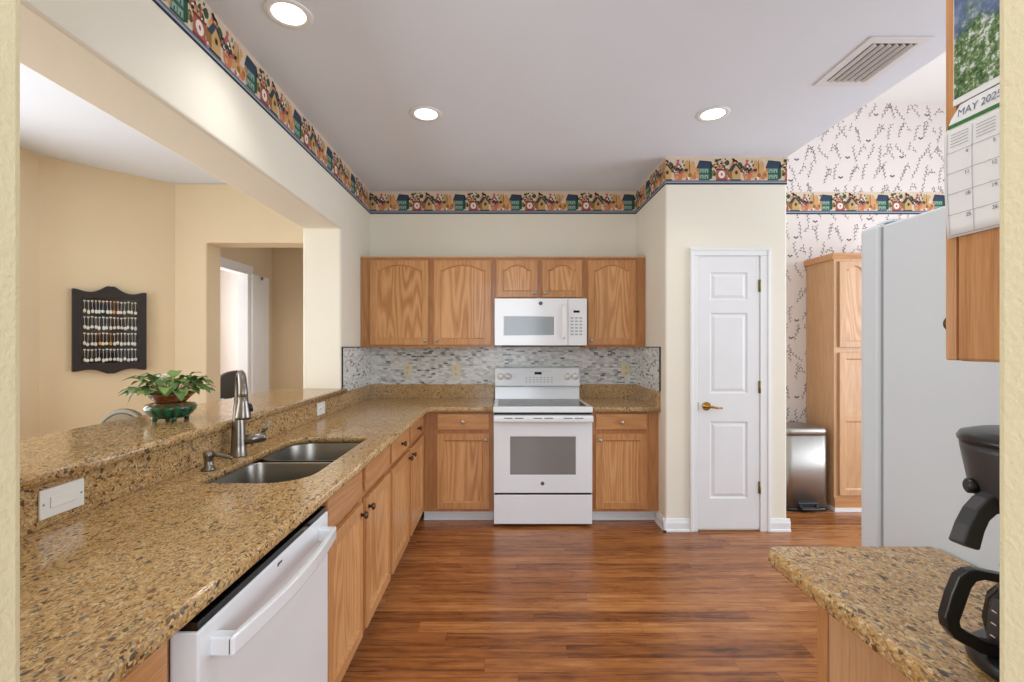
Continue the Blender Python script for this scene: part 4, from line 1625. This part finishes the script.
TY = YB - 0.008
outlet('ivory outlet on the mosaic tile, the one further from the stove', ((407.4 - CX) / 109.9 * 1.0, TY, HC - 25 / 109.3), 0, 0.073, 0.117, 'ivory_plastic')
outlet('ivory outlet on the mosaic tile just beside the stove, under the wide cabinet', ((455.9 - CX) / 109.9, TY, HC - 26 / 109.3), 0, 0.080, 0.125, 'ivory_plastic')
outlet('ivory outlet on the mosaic tile between the stove and the pantry wall', ((626 - CX) / 109.9, TY, HC - 25 / 109.3), 0, 0.080, 0.125, 'ivory_plastic')
outlet('wide white rocker switch plate set in the granite splash', (XS, 1.300, 0.9745), FZ, 0.078, 0.132, 'white_plastic', True, True)
outlet('white outlet set in the granite splash beyond the faucet', (XS, 3.14, 0.976), FZ, 0.082, 0.130, 'white_plastic', False, True)

# ------------------------------------------------------------------ recessed ceiling lights, some of them added unseen as fill
CANS = [(-0.915, 2.02, 'recessed ceiling light close to the wallpaper border above the bar'),
        (-0.476, 2.897, 'recessed ceiling light in line with the stove-side oak cabinets'),
        (1.275, 2.897, 'recessed ceiling light in front of the white pantry door'),
        (0.95, 1.30, 'added unseen recessed ceiling light above the coffee maker'), (0.20, 1.10, 'added unseen recessed ceiling light just inside the doorway'),  # both added out of view to brighten the kitchen
        (-2.20, 5.30, 'added unseen ceiling light of the hall beyond the dining room')]  # added out of view to lighten the hall walls
for x, y, lab in CANS:
    r = thing('ceiling_light', lab, 'ceiling light', (x, y, ZC), 0, 'recessed ceiling lights')
    MB().lathe([(0.068, -0.002), (0.076, -0.006), (0.095, -0.004), (0.098, 0.0), (0.068, 0.0)], (0, 0, -0.0005), 36, cap=False).build('trim_ring', 'white_trim', r)
    MB().lathe([(0.0, -0.004), (0.050, -0.004), (0.068, -0.002), (0.068, -0.0008), (0.0, -0.0008)], (0, 0, 0), 32).build('lens', 'lamp_glow', r)
    ld = bpy.data.lights.new('can_lamp', 'SPOT')
    ld.energy = 50 if y > 5 else 17
    ld.color = (1.0, 0.97, 0.93)
    ld.spot_size = math.radians(128)
    ld.spot_blend = 1.0
    ld.shadow_soft_size = 0.065
    lo = bpy.data.objects.new('can_lamp', ld)
    COL.objects.link(lo)
    lo.parent = r
    lo.location = (0, 0, -0.02)

# ceiling vent
vt = thing('air_vent', 'white louvred air vent in the kitchen ceiling', 'air vent', (1.82, 2.37, ZC))
hw, hl = 0.145, 0.205
m = panel_slab(2 * hw, 2 * hl, 0.006, [rect_loop(0.040, 2 * hw - 0.040, 0.045, 2 * hl - 0.045)], [(0.003, 0.0055)])
for v in m.bm.verts:
    x, y, z = v.co
    v.co = Vector((x - hw, z - hl, y - 0.0005))
m.build('frame', 'vent_metal', vt, bevel=0.0015)
box('duct_opening', 'vent_slot', (-hw + 0.043, hw - 0.043, -hl + 0.048, hl - 0.048, -0.0022, -0.001), vt)
for k in range(6):
    x = -hw + 0.050 + k * 0.034
    MB().prism([(x, -0.004), (x + 0.012, -0.016), (x + 0.014, -0.015), (x + 0.002, -0.003)], 'y', -hl + 0.048, hl - 0.048).build('louver', 'vent_metal', vt)

# ------------------------------------------------------------------ potted plant on the bar
pl = thing('potted_plant', 'leafy green plant in a green-glazed bowl on the raised bar', 'plant', (-1.455, 2.075, 1.067))
pot = MB().lathe([(0.0, 0.012), (0.060, 0.012), (0.080, 0.026), (0.096, 0.048), (0.099, 0.060), (0.090, 0.072), (0.066, 0.078), (0.0, 0.078)], seg=36).build('pot', 'green_glaze', pl)
for a in (0.8, 2.4, 3.9, 5.5):
    MB().lathe([(0.0, 0.0), (0.009, 0.0), (0.012, 0.016), (0.0, 0.02)], (0.058 * math.cos(a), 0.058 * math.sin(a), 0.0), 10).build('pot_foot', 'green_glaze', pot)
MB().lathe([(0.0, 0.079), (0.056, 0.079), (0.062, 0.086), (0.084, 0.108), (0.092, 0.116), (0.089, 0.118), (0.078, 0.110), (0.0, 0.108)], seg=36).build('brown_rim', 'brown_glaze', pl)
MB().lathe([(0.0, 0.1135), (0.050, 0.1125), (0.077, 0.1105), (0.0, 0.1095)], seg=24).build('soil', 'soil', pl)
R = random.Random(21)
fol, stm, flw = MB(), MB(), MB()


def leaf(mb, tip_dir, base, L, wid, droop, mi):
    d = Vector(tip_dir).normalized()
    s = d.cross(Vector((0, 0, 1))).normalized()
    u = s.cross(d)
    mb.mi = mi
    prof = [(0.0, 0.05), (0.12, 0.55), (0.3, 0.92), (0.5, 1.0), (0.7, 0.82), (0.87, 0.48), (1.0, 0.04)]
    rows = []
    for t, wv in prof:
        c = base + d * (L * t) - Vector((0, 0, droop * t * t)) + u * (0.010 * math.sin(PI * t))
        ww = wid * wv
        fold = 0.20 * ww
        rip = 0.003 * math.sin(t * 22)
        rows.append([mb.bm.verts.new(c - s * ww + u * (fold + rip)), mb.bm.verts.new(c - s * ww * 0.5 + u * fold * 0.35), mb.bm.verts.new(c),
                     mb.bm.verts.new(c + s * ww * 0.5 + u * fold * 0.35), mb.bm.verts.new(c + s * ww + u * (fold - rip))])
    for a, b in zip(rows[:-1], rows[1:]):
        for i in range(4):
            f = mb.bm.faces.new((a[i], a[i + 1], b[i + 1], b[i]))
            f.material_index = mi
            f.smooth = True


for k in range(58):
    ring = 0 if k < 16 else (1 if k < 36 else 2)
    ang = k * 2.39996 + R.uniform(-0.25, 0.25)
    elev = (1.05, 0.62, 0.22)[ring] + R.uniform(-0.12, 0.12)
    reach = (0.072, 0.092, 0.095)[ring] * R.uniform(0.8, 1.15)
    base0 = Vector((math.cos(ang) * 0.02, math.sin(ang) * 0.02, 0.112))
    d = Vector((math.cos(ang) * math.cos(elev), math.sin(ang) * math.cos(elev), math.sin(elev)))
    b = base0 + d * reach
    stm.tube([base0, base0 + d * reach * 0.6 + Vector((0, 0, 0.006)), b + Vector((0, 0, 0.002))], [0.0026, 0.0022, 0.0018], 6)
    ld_ = Vector((d.x, d.y, d.z * 0.25 + 0.05))
    leaf(fol, ld_, b, R.uniform(0.055, 0.082), R.uniform(0.018, 0.027), R.uniform(0.008, 0.040), 1 if R.random() < 0.3 else 0)
leaf(fol, (0.45, -0.8, -0.25), Vector((0.03, -0.06, 0.150)), 0.062, 0.030, 0.02, 1)
leaf(fol, (-0.6, -0.5, -0.45), Vector((-0.085, -0.05, 0.135)), 0.060, 0.028, 0.03, 0)
fo = fol.build('foliage', ['leaf_green', 'leaf_pale'], pl, recalc=False)
stm.build('stems', 'stem_green', pl)
for q in range(6):
    c = Vector((R.uniform(-0.035, 0.02) - 0.01, -0.05 + R.uniform(-0.02, 0.02), 0.175 + R.uniform(-0.01, 0.022)))
    for k in range(5):
        a = 2 * PI * k / 5
        flw.lathe([(0.0, 0.0), (0.006, 0.002), (0.0, 0.004)], (c.x + 0.006 * math.cos(a), c.y, c.z + 0.006 * math.sin(a)), 7, 'y')
    flw.lathe([(0.0, -0.002), (0.003, 0.0), (0.0, 0.003)], (c.x, c.y - 0.002, c.z), 6, 'y')
flw.build('blossom', 'blossom_white', pl)

# ------------------------------------------------------------------ spoon rack on the diagonal wall
A0, A1 = Vector((DINX, 3.532, 0)), Vector((-2.870, DIN, 0))
ad = (A1 - A0).normalized()
an = Vector((ad.y, -ad.x, 0))
RZ = math.atan2(ad.y, ad.x)
RC = A0 + (A1 - A0) * 0.483                        # centre of the rack along the wall
RW, RH = 0.462, 0.56
zc = HC - (331 - CY) * RC.y / FPX
rk = thing('spoon_rack', 'dark scalloped wooden display rack of souvenir spoons on the diagonal wall', 'spoon rack', (RC.x + an.x * 0.001, RC.y + an.y * 0.001, zc), RZ)


def scallop(hw_, base_z, amp, flip):
    pts = []
    n_ = 40
    for k in range(n_ + 1):
        x = -hw_ + 2 * hw_ * k / n_
        t = abs(x) / hw_
        crest = amp * math.exp(-(t / 0.30) ** 2)
        shoulder = 0.35 * amp * math.exp(-((t - 0.95) / 0.22) ** 2)
        notch = -0.12 * amp * math.exp(-(t / 0.06) ** 2)
        pts.append((x, base_z + flip * (crest + shoulder + notch)))
    return pts


hw, hz = RW / 2, 0.300
top = scallop(hw, hz, 0.062, 1)
bot = scallop(hw, -hz - 0.005, 0.040, -1)
outer = bot + top[::-1]                             # CCW seen from the room
m = MB()
b = m.bm
ins = rect_loop(-hw + 0.050, hw - 0.050, -hz + 0.045, hz - 0.040)
F = [b.verts.new((x, -0.045, z)) for x, z in outer]
G = [b.verts.new((x, 0.0, z)) for x, z in outer]
n = len(F)
edges = []
for i in range(n):
    b.faces.new((F[i], F[(i + 1) % n], G[(i + 1) % n], G[i]))
    edges.append(b.edges.get((F[i], F[(i + 1) % n])))
b.faces.new(G)
I0 = [b.verts.new((x, -0.045, z)) for x, z in ins]
I1 = [b.verts.new((x, -0.012, z)) for x, z in ins]
for i in range(4):
    j = (i + 1) % 4
    edges.append(b.edges.new((I0[i], I0[j])))
    b.faces.new((I0[i], I0[j], I1[j], I1[i]))
b.faces.new(I1)
bmesh.ops.triangle_fill(b, use_beauty=True, edges=edges)
m.build('frame', 'dark_walnut', rk, bevel=0.004)
box('backing', 'rack_velvet', (-hw + 0.051, hw - 0.051, -0.0135, -0.0121, -hz + 0.046, hz - 0.041), rk)
ROWZ = [hz - 0.068 - k * 0.128 for k in range(4)]
for k in range(4):
    box('spoon_rail', 'dark_walnut', (-hw + 0.051, hw - 0.051, -0.022, -0.0136, ROWZ[k] - 0.012, ROWZ[k] - 0.006), rk)
box('glass_pane', 'clear_glass', (-hw + 0.048, hw - 0.048, -0.0425, -0.0415, -hz + 0.043, hz - 0.038), rk)
# spoons: each one a thing
spoon_meshes = []
for kind in range(3):
    m = MB()
    m.tube([(0, -0.0270, 0.0), (0, -0.0275, -0.030), (0, -0.0270, -0.066)], [0.0016, 0.0012, 0.0014], 6)
    m.lathe([(0.0, -0.006), (0.007, -0.003), (0.009, 0.002), (0.007, 0.007), (0.0, 0.010)] if kind != 1 else [(0.0, -0.005), (0.0065, -0.001), (0.0065, 0.005), (0.0, 0.009)],
            (0, -0.027, 0.0), 10, 'z', 1.0, 0.35)
    bl = (0.0095, 0.019) if kind != 2 else (0.011, 0.016)
    prof = [(bl[0] * math.sin(PI * k / 8), -0.080 - bl[1] * math.cos(PI * k / 8) * 0.9) for k in range(9)]
    prof = sorted([(max(a, 0.0), z) for a, z in prof], key=lambda q: q[1])
    prof[0] = (0.0, prof[0][1])
    prof[-1] = (0.0, prof[-1][1])
    m.lathe(prof, (0, -0.027, 0), 12, 'z', 1.0, 0.4)
    bmesh.ops.recalc_face_normals(m.bm, faces=m.bm.faces[:])
    me = bpy.data.meshes.new('souvenir_spoon')
    m.bm.to_mesh(me)
    m.bm.free()
    spoon_meshes.append(me)
gold_me = spoon_meshes[0].copy()
for me in spoon_meshes:
    me.materials.append(M['silver'])
gold_me.materials.append(M['gold'])
ORD = ['first', 'second', 'third', 'fourth', 'fifth', 'sixth', 'seventh', 'eighth', 'ninth', 'tenth', 'eleventh', 'twelfth', 'thirteenth', 'fourteenth', 'fifteenth']
ROWN = ['top', 'second', 'third', 'bottom']
R = random.Random(8)
bpy.context.view_layer.update()
mw_ = rk.matrix_world.copy()
for row in range(4):
    for c_ in range(15):
        u = -0.158 + c_ * 0.0226
        gold_ = (row, c_) in ((2, 4), (2, 7), (0, 8))
        o = bpy.data.objects.new('souvenir_spoon', gold_me if gold_ else spoon_meshes[R.randrange(3)])
        COL.objects.link(o)
        o.location = mw_ @ Vector((u, 0, ROWZ[row] + R.uniform(-0.004, 0.003)))
        o.rotation_euler = (0, R.uniform(-0.05, 0.05), RZ)
        k_ = R.uniform(0.92, 1.04)
        o.scale = (1, 1, k_)
        tag(o, '%s %s souvenir spoon from the doorway end, %s row of the dark rack' % ('gold' if gold_ else 'silver', '', ROWN[row]), 'spoon', 'souvenir spoons in the dark rack')
        o['label'] = '%s spoon from the doorway end, %s row of the dark spoon rack' % (ORD[14 - c_], ROWN[row])

# ------------------------------------------------------------------ dining chair behind the bar
ch = thing('dining_chair', 'upholstered dining chair with an arched back behind the bar', 'chair', (-2.13, 2.58, 0), -0.35)
m = MB()
n = 14
arch_pts = [(-0.21, 0.0, 0.50)] + [(-0.215 * math.cos(PI * k / n) ** 1 if True else 0, 0.0, 0.86 + 0.165 * math.sin(PI * k / n)) for k in range(n + 1)] + [(0.21, 0.0, 0.50)]
m.tube([(x, 0.02 - (z - 0.5) * -0.10, z) for x, y, z in arch_pts], 0.016, 10)
m.build('back_frame', 'chair_wood', ch)
m = MB()
loop = [(x * 0.93, z - 0.012) for x, y, z in arch_pts]
fr_ = [m.bm.verts.new((x, 0.02 + (z - 0.5) * 0.10 - 0.018, z)) for x, z in loop]
bk_ = [m.bm.verts.new((x, 0.02 + (z - 0.5) * 0.10 + 0.018, z)) for x, z in loop]
k = len(loop)
m.bm.faces.new(fr_)
m.bm.faces.new(bk_)
for i in range(k):
    m.bm.faces.new((fr_[i], fr_[(i + 1) % k], bk_[(i + 1) % k], bk_[i]))
m.build('backrest', 'chair_fabric', ch, bevel=0.006)
MB().box(-0.23, 0.23, -0.45, 0.0, 0.43, 0.50).build('seat', 'chair_fabric', ch, bevel=0.02, seg=3)
for x, y, dz in ((-0.20, -0.42, 0.43), (0.20, -0.42, 0.43), (-0.21, 0.02, 0.52), (0.21, 0.02, 0.52)):
    MB().tube([(x * 1.04, y * 1.04, 0.0), (x, y, dz)], [0.014, 0.019], 10).build('leg', 'chair_wood', ch)

# black office chair in the bright study
oc = thing('office_chair', 'black office chair in the bright room past the hall doorway', 'chair', (-3.60, 6.60, 0), 0.9)
m = MB()
pts = [(-0.26, 0.58), (0.26, 0.58), (0.27, 0.80), (0.25, 0.92)] + [(0.25 * math.cos(PI * k / 12), 0.92 + 0.115 * math.sin(PI * k / 12)) for k in range(1, 12)] + [(-0.25, 0.92), (-0.27, 0.80)]
m.prism(pts, 'y', 0.20, 0.27)
m.build('backrest', 'dark_slot', oc, bevel=0.02, seg=3)
MB().box(-0.26, 0.26, -0.28, 0.22, 0.44, 0.52).build('seat', 'dark_slot', oc, bevel=0.025, seg=3)
MB().tube([(0, 0.24, 0.62), (0, 0.26, 0.46), (0, 0.10, 0.43)], 0.022, 10).build('back_bracket', 'charcoal_plastic', oc)
MB().cyl((0, 0, 0.08), 0.025, 0.37, 'z', 14).build('gas_column', 'charcoal_plastic', oc)
for k in range(5):
    a = 2 * PI * k / 5
    lg = MB().tube([(0, 0, 0.10), (0.15 * math.cos(a), 0.15 * math.sin(a), 0.09), (0.29 * math.cos(a), 0.29 * math.sin(a), 0.065)], [0.022, 0.018, 0.014], 8).build('leg', 'charcoal_plastic', oc)
    MB().lathe([(0.0, -0.012), (0.026, -0.012), (0.028, 0.0), (0.026, 0.012), (0.0, 0.012)], (0.29 * math.cos(a), 0.29 * math.sin(a), 0.028), 14, 'y').build('caster', 'dark_slot', lg)
for s in (-1, 1):
    MB().tube([(s * 0.25, 0.10, 0.50), (s * 0.29, 0.08, 0.66), (s * 0.29, -0.14, 0.67)], 0.016, 8).build('armrest', 'charcoal_plastic', oc)
